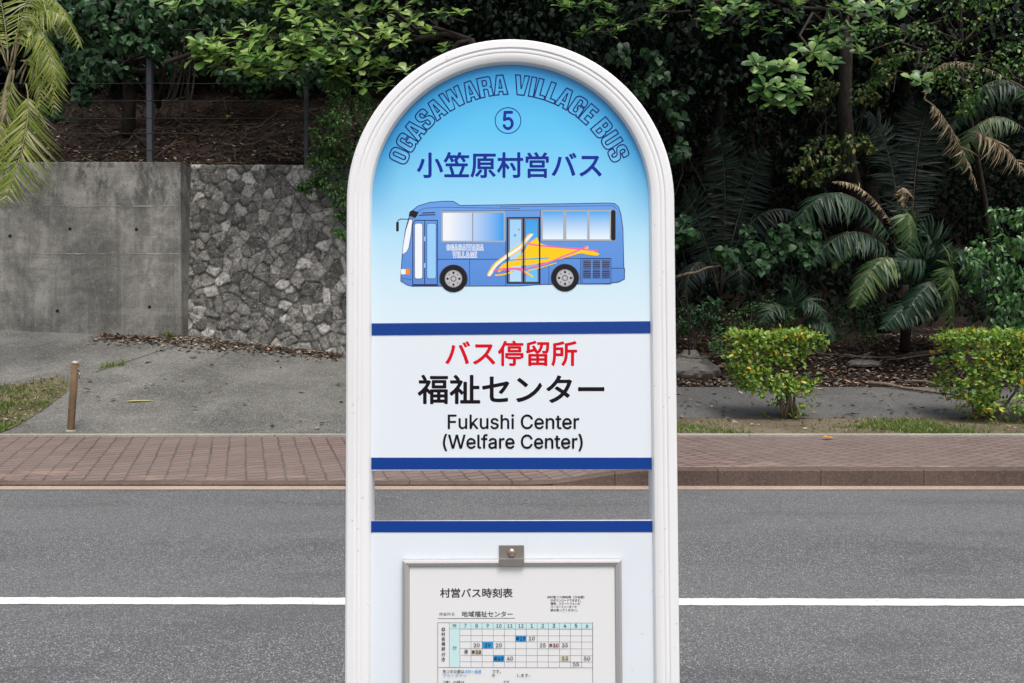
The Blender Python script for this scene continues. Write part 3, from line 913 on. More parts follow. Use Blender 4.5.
# ------------------------------------------------------------------ vegetation
def sub(c, r, n, rg, sx=1, sy=1, sz=1):
    """n clump centres spread over a blob, mostly near its skin"""
    d = norm(rg.normal(size=(n, 3))); q = rg.uniform(.45, 1, n)[:, None]
    return np.array(c) + d * q * r * np.array([sx, sy, sz])

# --- hedges
def hedge(label, u0, u1, vt, vb, stem_u, vg, D, seed, dy=.62):
    rg = np.random.RandomState(seed)
    A = P(u0, vt, D); B = P(u1, vb, D); x0, x1 = A.x, B.x; z1, z0 = A.z, B.z
    g = ground(stem_u, vg); base = Vector((g.x, D + dy * .5, float(T(g.x, D + dy * .5))))
    root = empty('hedge_shrub', base, label, 'shrub', 'clipped hedge shrubs on the verge')
    w = x1 - x0; pts = []
    n = int(w * 860)
    for _ in range(n):
        # mostly a dense clipped skin on the top and the sides, thinning to the bottom
        t = rg.rand()
        s = 1 - max(0, .42 - t) * .75                      # narrower towards the foot
        if rg.rand() < .42:
            p = [rg.uniform(-1, 1), rg.uniform(-1, 1), 1 - abs(rg.normal()) * .09]
        else:
            p = [rg.uniform(-1, 1), rg.uniform(-1, 1), t * 2 - 1]
            k = rg.randint(3)
            if k == 0: p[0] = math.copysign(1 - abs(rg.normal()) * .12, p[0])
            else: p[1] = -1 + abs(rg.normal()) * .18
            p[0] *= s
        bmp = 1 + .22 * vnoise(p[0] * 3 + seed, p[2] * 3) + .05 * rg.normal()
        x = (x0 + x1) / 2 + p[0] * w / 2 * (bmp if abs(p[0]) > .8 else 1); y = D + dy * .5 + p[1] * dy * .5 * bmp; z = z0 + (p[2] * .5 + .5) * (z1 - z0) * (1 + .10 * vnoise(x * 4, y * 4 + seed)) + abs(rg.normal()) * .03 * (p[2] > .8)
        if vnoise(x * 4.2 + seed, z * 4.2) < -.27 and p[2] < .6: continue
        pts.append((x, y, z))
    for _ in range(int(w * 60)):                            # leafy shoots about the stems and stray shoots on the crown
        if rg.rand() < .6: pts.append((base.x + rg.normal() * .17, base.y + rg.normal() * .12, base.z + rg.uniform(.05, .5)))
        else:
            q = (rg.uniform(x0, x1), D + rg.uniform(0, dy), z1); pts += [(q[0], q[1], z1 + t) for t in (.02, .05, .08)]
    pts = np.array(pts); c = np.array([(x0 + x1) / 2, D + dy * .5, (z0 + z1) / 2])
    out = norm(pts - c)
    idx = np.repeat(np.arange(len(pts)), 4)
    D_ = out[idx] * .5 + rg.normal(size=(len(idx), 3)) * .7 + np.array([0, 0, .35])
    Nn = out[idx] * .6 + np.array([0, -.2, .7]) + rg.normal(size=(len(idx), 3)) * .4
    L = rg.uniform(.045, .092, len(idx))
    shift(link('foliage', leaf_mesh('foliage', [leaf_verts(pts[idx] + rg.normal(size=(len(idx), 3)) * .022, D_, Nn, L, L * .55, 'ovate', .25, .15)]), M['lf_hedge'], root), base)
    mb = MB()
    for k in range(9):
        f = base + Vector((rg.uniform(-.16, .16), rg.uniform(-.1, .1), -.05))
        t = Vector((rg.uniform(x0 + .15, x1 - .15), D + dy * .5 + rg.uniform(-.28, .2), z0 + (z1 - z0) * rg.uniform(.45, .9)))
        m = f.lerp(t, .45) + Vector((rg.normal() * .05, rg.normal() * .04, .06))
        mb.tube([f, f.lerp(m, .5) + Vector((rg.normal() * .02, 0, 0)), m, m.lerp(t, .5) + Vector((rg.normal() * .03, 0, .02)), t], [.024, .021, .017, .012, .006], 6)
        for _ in range(3):
            s = m.lerp(t, rg.uniform(.1, .7)); e = s + Vector((rg.normal() * .16, rg.normal() * .12, rg.uniform(.02, .2)))
            mb.tube([s, s.lerp(e, .5) + Vector((0, 0, .02)), e], [.009, .007, .004], 5)
    shift(mb.build('trunk', M['twig'], root, True), base)
hedge('small clipped hedge shrub with yellow leaves, nearest to the bus stop sign', 737, 823, 338, 394, 781, 414, 10.45, 21)
hedge('wider clipped green hedge shrub at the right edge, under the glossy bush', 962, 1085, 338, 412, 985, 421, 10.25, 22, .75)

# --- feather palm at the left
rg = np.random.RandomState(31)
ab = (P(-14, 380, 11.2).x, 11.2, float(T(P(-14, 380, 11.2).x, 11.2)))
areca = empty('areca_palm', ab, 'yellow green areca palm with drooping fronds in front of the concrete wall', 'palm')
mb = MB()
for a, b, c, r in (((-30, 378), (-14, 240), (4, 128), .055), ((-12, 380), (-20, 200), (-6, 60), .05), ((-46, 380), (-50, 200), (-40, 90), .05)):
    pp, _ = bez(P(*a, 11.2), P(*b, 11.25), P(*c, 11.2), np.linspace(0, 1, 12)); mb.tube(pp, r, 9)
pp, _ = bez(P(4, 128, 11.2), P(6, 95, 11.2), P(14, 62, 11.2), np.linspace(0, 1, 6)); mb.tube(pp, [.05, .05, .045, .04, .03, .02], 9)
k = mb.build('trunk', M['palm_stem'], areca, True); shift(k, ab)
AF = [  # root, middle, tip, leaflet length, leaflets, hang
    ((26, 84), (26, 130), (6, 200), .66, 52, .5, (.25, -1, .1)),
    ((14, 66), (40, -6), (80, 46), .46, 46, .95, (0, -.3, 1)),
    ((12, 70), (34, 26), (58, 88), .44, 40, 1.0, (0, -.3, 1)),
    ((14, 62), (26, 4), (50, -40), .45, 34, .4, (-.4, -.6, .5)),
    ((8, 66), (4, 18), (-8, -30), .5, 36, .35, (0, -.8, .4)),
    ((8, 70), (-14, 40), (-46, 80), .5, 36, .7, (0, -.3, 1)),
    ((6, 110), (-4, 150), (-12, 215), .5, 34, .6, (0, -1, .1)),
    ((20, 84), (36, 56), (40, 118), .40, 40, .9, (0, -.8, .6)),
    ((10, 66), (30, 14), (66, 18), .48, 46, .9, (0, -.4, 1)),
    ((14, 70), (8, 100), (-6, 120), .45, 34, .5, (0, -1, .1)),
    ((16, 78), (44, 52), (54, 112), .40, 34, 1.0, (0, -.4, 1)),
    ((6, 60), (-18, 10), (-60, -10), .5, 34, .6, (0, -.3, 1)),
]
for a, b, c, L, n, h, up in AF:
    dd = rg.uniform(-.3, .3)
    frond('frond', areca, ab, P(*a, 11.15), P(*b, 11.1 + dd * .5), P(*c, 11.0 + dd), L, n, M['fr_areca'], M['palm_stem'], rg, h, .024, .18, .25, .75, up, .013)

# --- dark heart-leaved tree over the fence
rg = np.random.RandomState(41)
b = gpt(P(128, 110, 15.0).x, 15.0)
L = [(70, 8, 13.8, 22), (95, 18, 13.9, 24), (118, 30, 13.8, 20), (140, 12, 13.7, 24), (92, 45, 14.1, 16), (100, 62, 14, 13), (135, 44, 13.8, 17), (146, 50, 13.7, 12), (165, 16, 13.9, 22),
     (190, 6, 14.0, 22), (215, 4, 14, 20), (240, 6, 14.2, 22), (268, 4, 14.1, 22), (296, 8, 14.1, 22), (320, 12, 14.2, 22), (345, 18, 14.3, 24), (160, 36, 14.3, 16), (180, 30, 14.6, 20), (60, 40, 14.8, 20), (75, 62, 15, 16), (120, 72, 14.8, 12),
     (205, 30, 14.9, 22), (240, 34, 15.2, 24), (280, 30, 15.2, 24), (320, 40, 15.2, 26), (52, 108, 14.2, 9), (110, -14, 13.8, 30), (170, -16, 14, 30), (230, -18, 14, 30), (290, -16, 14, 30), (350, -10, 14, 30), (60, -16, 14, 30),
     (205, 62, 15.2, 18), (235, 72, 15.3, 20), (265, 66, 15.3, 20), (292, 76, 15.3, 20), (96, 80, 15, 14), (172, 70, 15.2, 16), (320, 70, 15.2, 22), (250, 88, 15.5, 12), (80, 92, 15.1, 12)]
C, rr = px_clumps(L)
CC = []; RR = []
for c, r in zip(C, rr):
    for q in sub(c, r, 5, rg, 1, .8, .8): CC.append(q); RR.append(r * .5)
lv = clumps(rg, CC, RR, 22, .135, 'heart', .85, .75, .45, .5, .3, .15, .9, .75)
lb = []
for t in (C[1], C[6], C[10], C[14], C[17], C[21], C[22]):
    lb.append(limb(rg, (b[0], b[1], b[2] + 1.3), t, .06, .015, 6, .5))
lb.append(([b, (b[0] + .05, b[1] - .02, b[2] + .7), (b[0], b[1], b[2] + 1.5), (b[0] - .2, b[1], b[2] + 3.2)], [.14, .12, .11, .07]))
dt = plant('broadleaf_tree', 'dark heart-leaved tree hanging over the wire fence above the concrete wall', 'tree', b, [lv], M['lf_dark'], lb)
mb = MB()
for k in range(18):                                   # hanging aerial roots
    u = rg.uniform(163, 198); a = P(u * .6 + 70 + rg.normal() * 4, 45 + rg.uniform(-8, 10), 15.0); e = P(u + rg.normal() * 6, rg.uniform(84, 124), 14.9 + rg.normal() * .1)
    if k % 3 == 0: a = P(u, 40, 15.0)
    e.z = max(e.z, float(T(e.x, e.y)) - .03)
    m = a.lerp(e, .5) + Vector((.14 + rg.normal() * .04, 0, .12))
    pp, _ = bez(a, m, e, np.linspace(0, 1, 8)); mb.tube(pp, [.018, .018, .017, .016, .015, .014, .012, .01], 5)
k = mb.build('aerial_roots', M['bark_root'], dt, True); shift(k, b)

# --- sea almond at the left: its lit branch reaches over the fence
rg = np.random.RandomState(51)
b = gpt(P(500, 300, 15.2).x, 15.2)
S = [(193, 55), (200, 48), (206, 60), (214, 42), (222, 52), (218, 66), (231, 36), (238, 50), (247, 28), (252, 42), (244, 60), (259, 54), (266, 34), (270, 46), (278, 24), (283, 40), (287, 54), (263, 66), (275, 62), (257, 78), (268, 74),
     (296, 20), (298, 34), (303, 48), (311, 28), (314, 56), (319, 14), (322, 40), (330, 24), (333, 52), (340, 34), (343, 62), (350, 16), (354, 46), (362, 30), (370, 54), (374, 12), (380, 38), (388, 24), (400, 34), (412, 18), (340, 78), (360, 74), (375, 68), (365, 88),
     (178, 6), (196, 4), (165, 3), (320, -2), (335, 4), (300, 6), (360, 0), (390, 4), (420, 2), (440, 14), (285, 4)]
tips = []; dirs = []
for u, v in S:
    D = 12.3 + rg.normal() * .22 + (u - 190) * .004
    tips.append(tuple(P(u + rg.normal(), v + rg.normal() * 2, D))); dirs.append((rg.normal() * .35 - .25, -.55 + rg.normal() * .2, .7))
for _ in range(70):
    u = rg.uniform(235, 470); v = rg.uniform(-60, 4) if u < 330 else rg.uniform(-60, 95)
    tips.append(tuple(P(u, v, rg.uniform(12.7, 13.8)))); dirs.append((rg.normal() * .4, -.4, .8))
for _ in range(75):
    u = rg.uniform(196, 420); c = np.interp(u, [196, 230, 300, 420], [52, 50, 42, 40]); w_ = np.interp(u, [196, 240, 300, 420], [10, 22, 30, 45])
    if rg.rand() < .5: continue
    tips.append(tuple(P(u, c + rg.uniform(-1, 1) * w_, rg.uniform(12.0, 12.9)))); dirs.append((rg.normal() * .4 - .15, -.55, .8))
lv = rosettes(rg, tips, dirs, 8, .265, .70)
fork = P(470, 40, 14.2)
lb = [limb(rg, b, fork, .17, .09, 6, .3)]
for t, m_ in ((tips[3], (330, 48, 13.0)), (tips[15], (380, 30, 13.2)), (tips[26], (400, 40, 13.3)), (tips[45], (330, -25, 13.0)), (tips[42], (420, 70, 13.6))):
    mm = P(*m_); lb.append(limb(rg, fork, mm, .05, .026, 6, .25)); lb.append(limb(rg, mm, t, .026, .010, 7, .3))
for i in range(0, len(S), 2):
    lb.append(limb(rg, P(S[i][0] + 26, S[i][1] + 8, 12.7), tips[i], .012, .006, 4, .15))
plant('sea_almond_tree', 'sea almond tree whose bright green branch reaches over the stone wall at the left', 'tree', b, [lv], M['lf_almond'], lb)

# --- small-leaved shrub hanging over the stone wall beside the sign
rg = np.random.RandomState(61)
b = gpt(P(372, 150, 14.2).x, 14.2)
L = [(345, 96, 13.1, 22), (328, 116, 13.1, 16), (350, 130, 13.0, 24), (328, 142, 13.0, 18), (338, 80, 13.2, 16), (345, 235, 13.1, 9), (322, 160, 13.3, 13), (345, 165, 13.3, 20), (338, 186, 13.25, 17), (352, 196, 13.2, 18), (318, 178, 13.3, 9), (305, 186, 13.3, 8), (344, 212, 13.25, 10), (370, 110, 13.4, 24), (375, 150, 13.3, 24), (370, 190, 13.2, 22)]
C, rr = px_clumps(L); CC = []; RR = []
for c, r in zip(C, rr):
    for q in sub(c, r, 6, rg): CC.append(q); RR.append(r * .5)
lv = clumps(rg, CC, RR, 60, .075, 'ovate', .5, .35, .6, .7)
lb = [limb(rg, b, c, .03, .006, 6, .3) for c in C[:10]]
plant('hanging_shrub', 'dense small-leaved dark shrub hanging over the stone wall against the left side of the sign', 'shrub', b, [lv], M['lf_small'], lb)

# --- sea almond at the right: trunk in the shade, leafy boughs along the top
rg = np.random.RandomState(71)
b = gpt(P(884, 330, 15.8).x, 15.8)
tips = []; dirs = []
for u, v, D in [(755, 64, 10.9), (768, 70, 10.8), (781, 66, 10.7), (765, 86, 10.6), (779, 88, 10.55), (792, 82, 10.6), (800, 92, 10.7), (770, 103, 10.6), (786, 104, 10.6), (760, 90, 10.8), (797, 70, 10.9),
                (822, 60, 11.4), (832, 63, 11.2), (812, 52, 11.6), (800, 50, 11.8), (856, 12, 10.6), (866, 8, 10.4), (886, 6, 10.8), (846, 4, 10.8), (905, 3, 10.6), (922, 82, 12.2), (914, 78, 12.4), (714, 32, 12.0), (706, 22, 12.2), (722, 12, 12.0), (735, 4, 11.8), (712, 10, 12.2), (838, 30, 13.6), (850, 24, 13.6), (845, 44, 13.8), (858, 40, 13.7), (832, 46, 13.7), (862, 54, 13.9)]:
    tips.append(tuple(P(u, v, D))); dirs.append((rg.normal() * .25, -.75, .65))
nb = len(tips)
for _ in range(150):
    u = rg.uniform(560, 900); lim = np.interp(u, [560, 590, 640, 700, 760, 850, 900], [42, 46, 24, 26, 34, 48, 40])
    v = rg.uniform(-70, lim); tips.append(tuple(P(u, v, rg.uniform(11.8, 13.8)))); dirs.append((rg.normal() * .4, -.45, .8))
lv = rosettes(rg, tips[:nb], dirs[:nb], 9, .25, .68)
lv2 = rosettes(rg, tips[nb:], dirs[nb:], 10, .22, .58)
fork = P(848, 10, 15.0)
lb = [([b, P(872, 260, 15.6), P(850, 165, 15.3), P(845, 110, 15.15), P(846, 60, 15.1), fork], [.17, .15, .14, .14, .13, .11])]
for t, m_ in ((tips[3], (820, 20, 13.2)), (tips[16], (860, -20, 12.8)), (tips[22], (760, -6, 13.4)), (tips[60], (700, -10, 13.2)), (tips[80], (650, -14, 13.0)), (tips[20], (900, 30, 13.6))):
    mm = P(*m_); lb.append(limb(rg, fork, mm, .045, .028, 6, .2)); lb.append(limb(rg, mm, t, .026, .010, 7, .25))
lb.append(limb(rg, P(690, 11, 12.4), P(655, 12, 12.2), .02, .012, 6, .1)); lb.append(limb(rg, P(655, 12, 12.2), P(586, 34, 12.0), .014, .006, 7, .15))
lb.append(limb(rg, P(740, 0, 13.2), P(655, 12, 12.2), .03, .014, 6, .2))
plant('sea_almond_tree', 'sea almond tree with shaded trunk and one bright leaf cluster right of the sign', 'tree', b, [lv, lv2], leaf_mat('almond_leaf_shade', [(0, (.045, .13, .03)), (.5, (.10, .23, .045)), (.85, (.20, .36, .07)), (1, (.33, .50, .12))], .34, .33, .35), lb)  # almond leaf in darker tones, shade of the boughs put into the colour

# --- fine-leaved yellowish tree in the top right corner
rg = np.random.RandomState(81)
b = gpt(P(1000, 300, 15.6).x, 15.6)
L = [(905, 12, 13.4, 22), (935, 20, 13.3, 26), (970, 14, 13.3, 26), (1005, 10, 13.3, 26), (915, 44, 13.5, 18), (945, 50, 13.5, 22), (1000, 48, 13.2, 24), (985, 70, 13.1, 18), (1012, 76, 13.1, 22), (955, 82, 13.6, 18), (930, 74, 13.7, 14), (975, 98, 13.2, 14), (965, 110, 13.3, 10), (890, 62, 13.8, 14), (880, 82, 13.8, 10), (1000, -20, 13.3, 36), (940, -20, 13.3, 36), (1040, 40, 13.2, 34), (1050, 90, 13.2, 26), (870, 30, 14, 20)]
C, rr = px_clumps(L); CC = []; RR = []
for c, r in zip(C, rr):
    for q in sub(c, r, 6, rg): CC.append(q); RR.append(r * .5)
lv = clumps(rg, CC, RR, 15, .085, 'ovate', .58, .5, .6, .6, .25)
lb = [([b, P(985, 200, 15.6), P(965, 90, 15.2), P(960, 20, 14.8), P(960, -40, 14.6)], [.05, .05, .045, .04, .035])] + [limb(rg, P(962, 60, 15.0), c, .03, .008, 7, .4) for c in C]
plant('slender_tree', 'fine-leaved tree with scattered yellow leaves in the top right corner', 'tree', b, [lv], M['lf_mid'], lb)

# --- yellowing shrub under the shaded trunk
rg = np.random.RandomState(91)
b = gpt(P(822, 320, 14.6).x, 14.6)
L = [(808, 158, 13.9, 12), (822, 148, 13.9, 12), (840, 140, 14, 13), (858, 142, 14, 11), (800, 172, 13.9, 9), (828, 172, 13.9, 12), (812, 180, 13.8, 8), (845, 158, 14, 12), (868, 146, 14, 6), (815, 98, 14.2, 11), (830, 92, 14.2, 10), (860, 92, 14.2, 11), (822, 82, 14.2, 10), (885, 76, 14.2, 10), (882, 62, 14.3, 9), (872, 96, 14.2, 8)]
C, rr = px_clumps(L); CC = []; RR = []
for c, r in zip(C, rr):
    for q in sub(c, r, 5, rg): CC.append(q); RR.append(r * .5)
lv = clumps(rg, CC, RR, 12, .10, 'ovate', .62, .65, .5, .5, .2)
lb = [limb(rg, b, P(826, 190, 14.3), .035, .02, 7, .3)] + [limb(rg, P(826, 190, 14.3), c, .016, .005, 6, .3) for c in C]
plant('yellowing_shrub', 'tall shrub with dull yellow and green leaves around the shaded trunk', 'shrub', b, [lv], M['lf_yel'], lb)

# --- heart-leaved shrub in the gap above the first hedge
rg = np.random.RandomState(101)
def heart_shrub(label, base, L, per=12, size=.15, limbs=(), sd=1, mat='lf_dark'):
    rg = np.random.RandomState(sd)
    C, rr = px_clumps(L); CC = []; RR = []
    for c, r in zip(C, rr):
        for q in sub(c, r, 4, rg, 1, .8, .8): CC.append(q); RR.append(r * .45)
    lv = clumps(rg, CC, RR, per, size, 'heart', .85, .75, .45, .5, .25, .15, .9, .8)
    lb = [limb(rg, base, c, .016, .005, 6, .3) for c in C[::2]]
    root = plant('heart_leaf_shrub', label, 'shrub', base, [lv], M[mat], lb, M['bark'], 'heart-leaved shrubs in the dark undergrowth')
    for a, e, r in limbs:
        mb = MB(); mb.tube(*limb(rg, a, e, r, r * .6, 6, .1), 7); shift(mb.build('bare_stem', M['twig'], root, True), base)
    return root
heart_shrub('heart-leaved shrub with a bare pale stem, in the dark gap above the first hedge', gpt(P(775, 320, 13.9).x, 13.9),
            [(727, 252, 13.3, 11), (732, 262, 13.3, 8), (750, 252, 13.3, 10), (755, 264, 13.3, 9), (748, 230, 13.4, 7), (780, 236, 13.3, 12), (795, 228, 13.3, 11), (808, 232, 13.3, 9), (790, 250, 13.25, 12), (805, 258, 13.25, 10), (812, 245, 13.3, 8), (772, 262, 13.3, 8), (765, 246, 13.4, 8)], 12, .15, [(P(676, 277, 13.6), P(727, 263, 13.4), .028)], 102)
heart_shrub('small clump of heart-shaped leaves beside the sign, level with its bus picture', gpt(P(690, 320, 13.8).x, 13.8), [(684, 222, 13.4, 9), (690, 234, 13.4, 9), (680, 240, 13.4, 8), (676, 228, 13.4, 9)], 11, .14, (), 103)
heart_shrub('tall dim shrub of broad leaves beside the right shoulder of the sign', gpt(P(668, 300, 14.2).x, 14.2), [(668, 92, 14, 14), (684, 96, 14, 10), (676, 118, 14, 12), (662, 76, 13.6, 12), (682, 146, 13.9, 10), (676, 156, 13.9, 8), (640, 90, 13.6, 12), (650, 60, 13.6, 16), (625, 50, 13.6, 16)], 11, .15, (), 104)

# --- glossy bush at the right edge
rg = np.random.RandomState(111)
b = gpt(P(1010, 345, 13.4).x, 13.4)
L = [(985, 245, 12.6, 16), (1003, 225, 12.6, 16), (1018, 215, 12.6, 14), (975, 262, 12.5, 12), (1000, 255, 12.5, 18), (1020, 245, 12.5, 18), (985, 280, 12.5, 15), (1008, 282, 12.45, 18), (1028, 275, 12.5, 18), (1015, 305, 12.45, 16), (1032, 310, 12.5, 18), (1005, 322, 12.5, 12), (998, 300, 12.6, 10), (1045, 240, 12.6, 24), (1055, 285, 12.6, 24), (1040, 210, 12.7, 20), (1022, 330, 12.5, 12)]
C, rr = px_clumps(L); CC = []; RR = []
for c, r in zip(C, rr):
    for q in sub(c, r, 5, rg): CC.append(q); RR.append(r * .5)
lv = clumps(rg, CC, RR, 15, .125, 'ovate', .48, .8, .55, .5, .3, .25, .9, .6)
plant('glossy_bush', 'glossy green bush of pointed leaves at the right edge behind the wider hedge shrub', 'shrub', b, [lv], M['lf_bush'], [limb(rg, b, c, .025, .006, 6, .3) for c in C])

# --- low ferny shrubs on the bank
rg = np.random.RandomState(121)
def low_shrub(label, base, L, sd, per=26, size=.06, mat='lf_small'):
    rg = np.random.RandomState(sd)
    C, rr = px_clumps(L); CC = []; RR = []
    for c, r in zip(C, rr):
        for q in sub(c, r, 6, rg): CC.append(q); RR.append(r * .5)
    lv = clumps(rg, CC, RR, per, size, 'ovate', .45, .2, .6, .8)
    return plant('low_shrub', label, 'shrub', base, [lv], M[mat], [limb(rg, base, c, .015, .004, 5, .2) for c in C], M['twig'], 'low shrubs on the bank')
low_shrub('low fine-leaved shrub on the bank just behind the first hedge', gpt(P(750, 345, 13.7).x, 13.7), [(735, 322, 13.4, 13), (752, 312, 13.4, 14), (770, 306, 13.5, 12), (722, 336, 13.3, 10), (745, 335, 13.3, 12), (765, 325, 13.4, 14), (785, 318, 13.5, 12), (716, 348, 13.3, 8)], 122)

low_shrub('low dark shrub on the shaded bank under the middle palm, above the flat pale stone', gpt(P(868, 340, 14.4).x, 14.4), [(850, 318, 14.1, 16), (872, 326, 14.0, 15), (890, 320, 14.1, 16), (835, 328, 14.0, 14), (862, 306, 14.3, 14)], 123, 26, .09, 'lf_dark')
low_shrub('low dark shrub on the bank beside the sign, above the boulder', gpt(P(696, 335, 14.6).x, 14.6), [(690, 312, 14.3, 14), (706, 322, 14.2, 12), (680, 326, 14.2, 12), (712, 306, 14.4, 12)], 124, 24, .09, 'lf_dark')
# --- dark feather palms on the bank
def palm(label, bu, D, F_, sd, group='dark feather palms in the undergrowth', trunk=True):
    rg = np.random.RandomState(sd)
    x = P(bu[0], bu[1], D).x; b = gpt(x, D, -.02)
    root = empty('feather_palm', b, label, 'palm', group)
    top = P(bu[0], bu[1], D)
    mb = MB(); mb.tube([b, Vector(b).lerp(top, .5) + Vector((.03, 0, 0)), top], [.10, .085, .06], 10)
    k = mb.build('trunk', M['bark'], root, True); shift(k, b)
    for a, m_, c, L, n, h, mt, up, w in F_:
        dry = mt == 'fr_dry'; n = n if dry else int(n * 1.5)
        frond('frond', root, b, P(*a), P(*m_), P(*c), L, n, M[mt], M['bark_pale'] if mt != 'fr_dry' else M['twig'], rg, h, w if dry else w * 1.15, .16, .3, .6, up, .014)
U1 = (0, -.5, 1)
palm('dark feather palm in the middle of the shaded bank, with one withered hanging frond', (905, 285), 14.2, [
    ((905, 265, 14.0), (850, 196, 13.5), (795, 222, 13.2), .62, 40, .7, 'fr_dark', U1, .050),
    ((900, 268, 14.0), (858, 232, 13.5), (812, 262, 13.2), .55, 38, .7, 'fr_dark', U1, .050),
    ((895, 262, 13.9), (858, 240, 13.5), (834, 268, 13.3), .26, 34, .5, 'fr_fresh', U1, .034),
    ((915, 288, 13.9), (885, 258, 13.4), (855, 306, 13.0), .50, 40, .75, 'fr_fresh', U1, .055),
    ((915, 290, 13.9), (925, 262, 13.5), (900, 262, 13.2), .5, 34, .5, 'fr_dark', (0, -1, .3), .05),
    ((910, 240, 14.0), (909, 215, 13.5), (912, 268, 13.3), .36, 34, .8, 'fr_fresh', (0, -.9, .4), .042),
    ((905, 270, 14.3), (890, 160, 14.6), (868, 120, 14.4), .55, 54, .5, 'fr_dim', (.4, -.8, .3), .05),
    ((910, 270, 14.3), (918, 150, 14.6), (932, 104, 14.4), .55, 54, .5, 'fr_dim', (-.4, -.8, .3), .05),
    ((905, 250, 14.0), (870, 196, 13.7), (832, 182, 13.5), .16, 40, .9, 'fr_dry', U1, .035),
    ((905, 250, 14.0), (905, 192, 13.6), (902, 206, 13.5), .22, 44, .9, 'fr_dry', U1, .04),
    ((920, 285, 13.9), (965, 250, 13.6), (985, 300, 13.3), .5, 36, .7, 'fr_dark', U1, .05),
], 131)
palm('low dark palm with fan-like drooping fronds, left of the glossy bush', (950, 318), 13.9, [
    ((950, 315, 13.8), (935, 282, 13.4), (905, 316, 13.1), .48, 36, .6, 'fr_dark', U1, .055),
    ((955, 312, 13.8), (950, 268, 13.4), (952, 340, 13.0), .46, 36, .7, 'fr_fresh', (.5, -.9, .3), .055),
    ((950, 318, 13.8), (920, 300, 13.4), (884, 328, 13.1), .45, 36, .6, 'fr_dark', U1, .05),
    ((955, 315, 13.8), (985, 270, 13.5), (1000, 330, 13.2), .5, 36, .7, 'fr_dark', U1, .05),
    ((950, 315, 13.8), (935, 250, 13.6), (925, 235, 13.4), .45, 34, .4, 'fr_dark', (0, -1, .3), .05),
], 132)
palm('tall palm with pale dead fronds hanging at the right edge', (1040, 120), 14.4, [
    ((1035, 95, 14.2), (955, 62, 13.8), (925, 100, 13.5), .16, 60, .9, 'fr_dry', U1, .03),
    ((925, 100, 13.5), (950, 128, 13.45), (978, 190, 13.4), .36, 60, .85, 'fr_dry', (.6, -.8, .3), .030),
    ((968, 132, 13.5), (996, 142, 13.45), (1026, 172, 13.4), .40, 60, .95, 'fr_dry', (.2, -.8, .6), .030),
    ((1035, 140, 14.0), (990, 118, 13.8), (960, 168, 13.6), .45, 36, .8, 'fr_fresh', U1, .03),
    ((1040, 120, 14.3), (1000, 80, 14.2), (950, 130, 14.0), .5, 36, .8, 'fr_dark', U1, .045),
    ((1040, 115, 14.3), (1060, 40, 14.0), (1090, 100, 13.6), .6, 36, .7, 'fr_dark', U1, .05),
], 133)
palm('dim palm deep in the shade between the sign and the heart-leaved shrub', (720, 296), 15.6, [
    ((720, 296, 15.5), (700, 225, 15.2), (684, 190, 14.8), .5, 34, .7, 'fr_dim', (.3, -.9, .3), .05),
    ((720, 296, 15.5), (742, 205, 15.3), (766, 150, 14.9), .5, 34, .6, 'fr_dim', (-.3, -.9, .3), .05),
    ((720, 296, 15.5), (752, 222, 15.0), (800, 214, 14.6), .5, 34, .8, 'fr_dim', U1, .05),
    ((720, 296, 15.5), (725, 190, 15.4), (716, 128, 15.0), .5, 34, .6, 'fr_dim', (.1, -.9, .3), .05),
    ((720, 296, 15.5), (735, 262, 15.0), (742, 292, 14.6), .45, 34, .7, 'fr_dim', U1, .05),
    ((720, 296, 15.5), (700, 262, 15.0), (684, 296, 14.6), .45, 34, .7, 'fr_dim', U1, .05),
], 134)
palm('little palm with a fan of short fronds on the bank behind the first hedge', (795, 332), 13.7, [
    ((795, 330, 13.6), (780, 305, 13.3), (762, 322, 13.1), .34, 28, .4, 'fr_dark', U1, .035),
    ((795, 330, 13.6), (805, 300, 13.3), (826, 318, 13.1), .34, 28, .5, 'fr_dark', U1, .035),
    ((795, 330, 13.6), (792, 298, 13.4), (788, 290, 13.2), .34, 28, .3, 'fr_dark', (0, -1, .3), .035),
    ((795, 330, 13.6), (815, 318, 13.3), (834, 340, 13.1), .3, 26, .5, 'fr_dark', U1, .035),
], 135)

# --- the far wood that closes the view, and tree crowns added above it to shade it
rg = np.random.RandomState(141)
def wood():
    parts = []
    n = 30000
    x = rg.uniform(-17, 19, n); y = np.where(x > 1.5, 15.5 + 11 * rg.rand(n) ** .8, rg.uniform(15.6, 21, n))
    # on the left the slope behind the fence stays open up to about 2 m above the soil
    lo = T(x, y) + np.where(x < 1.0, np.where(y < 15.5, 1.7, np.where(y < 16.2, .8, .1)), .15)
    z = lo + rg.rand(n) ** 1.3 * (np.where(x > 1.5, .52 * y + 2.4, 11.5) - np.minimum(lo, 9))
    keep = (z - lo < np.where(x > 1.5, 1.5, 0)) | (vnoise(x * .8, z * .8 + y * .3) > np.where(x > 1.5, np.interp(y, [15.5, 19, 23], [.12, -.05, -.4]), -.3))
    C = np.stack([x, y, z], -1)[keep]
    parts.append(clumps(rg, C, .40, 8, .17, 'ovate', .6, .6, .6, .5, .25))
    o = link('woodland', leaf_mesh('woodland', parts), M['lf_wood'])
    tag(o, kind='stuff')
wood()
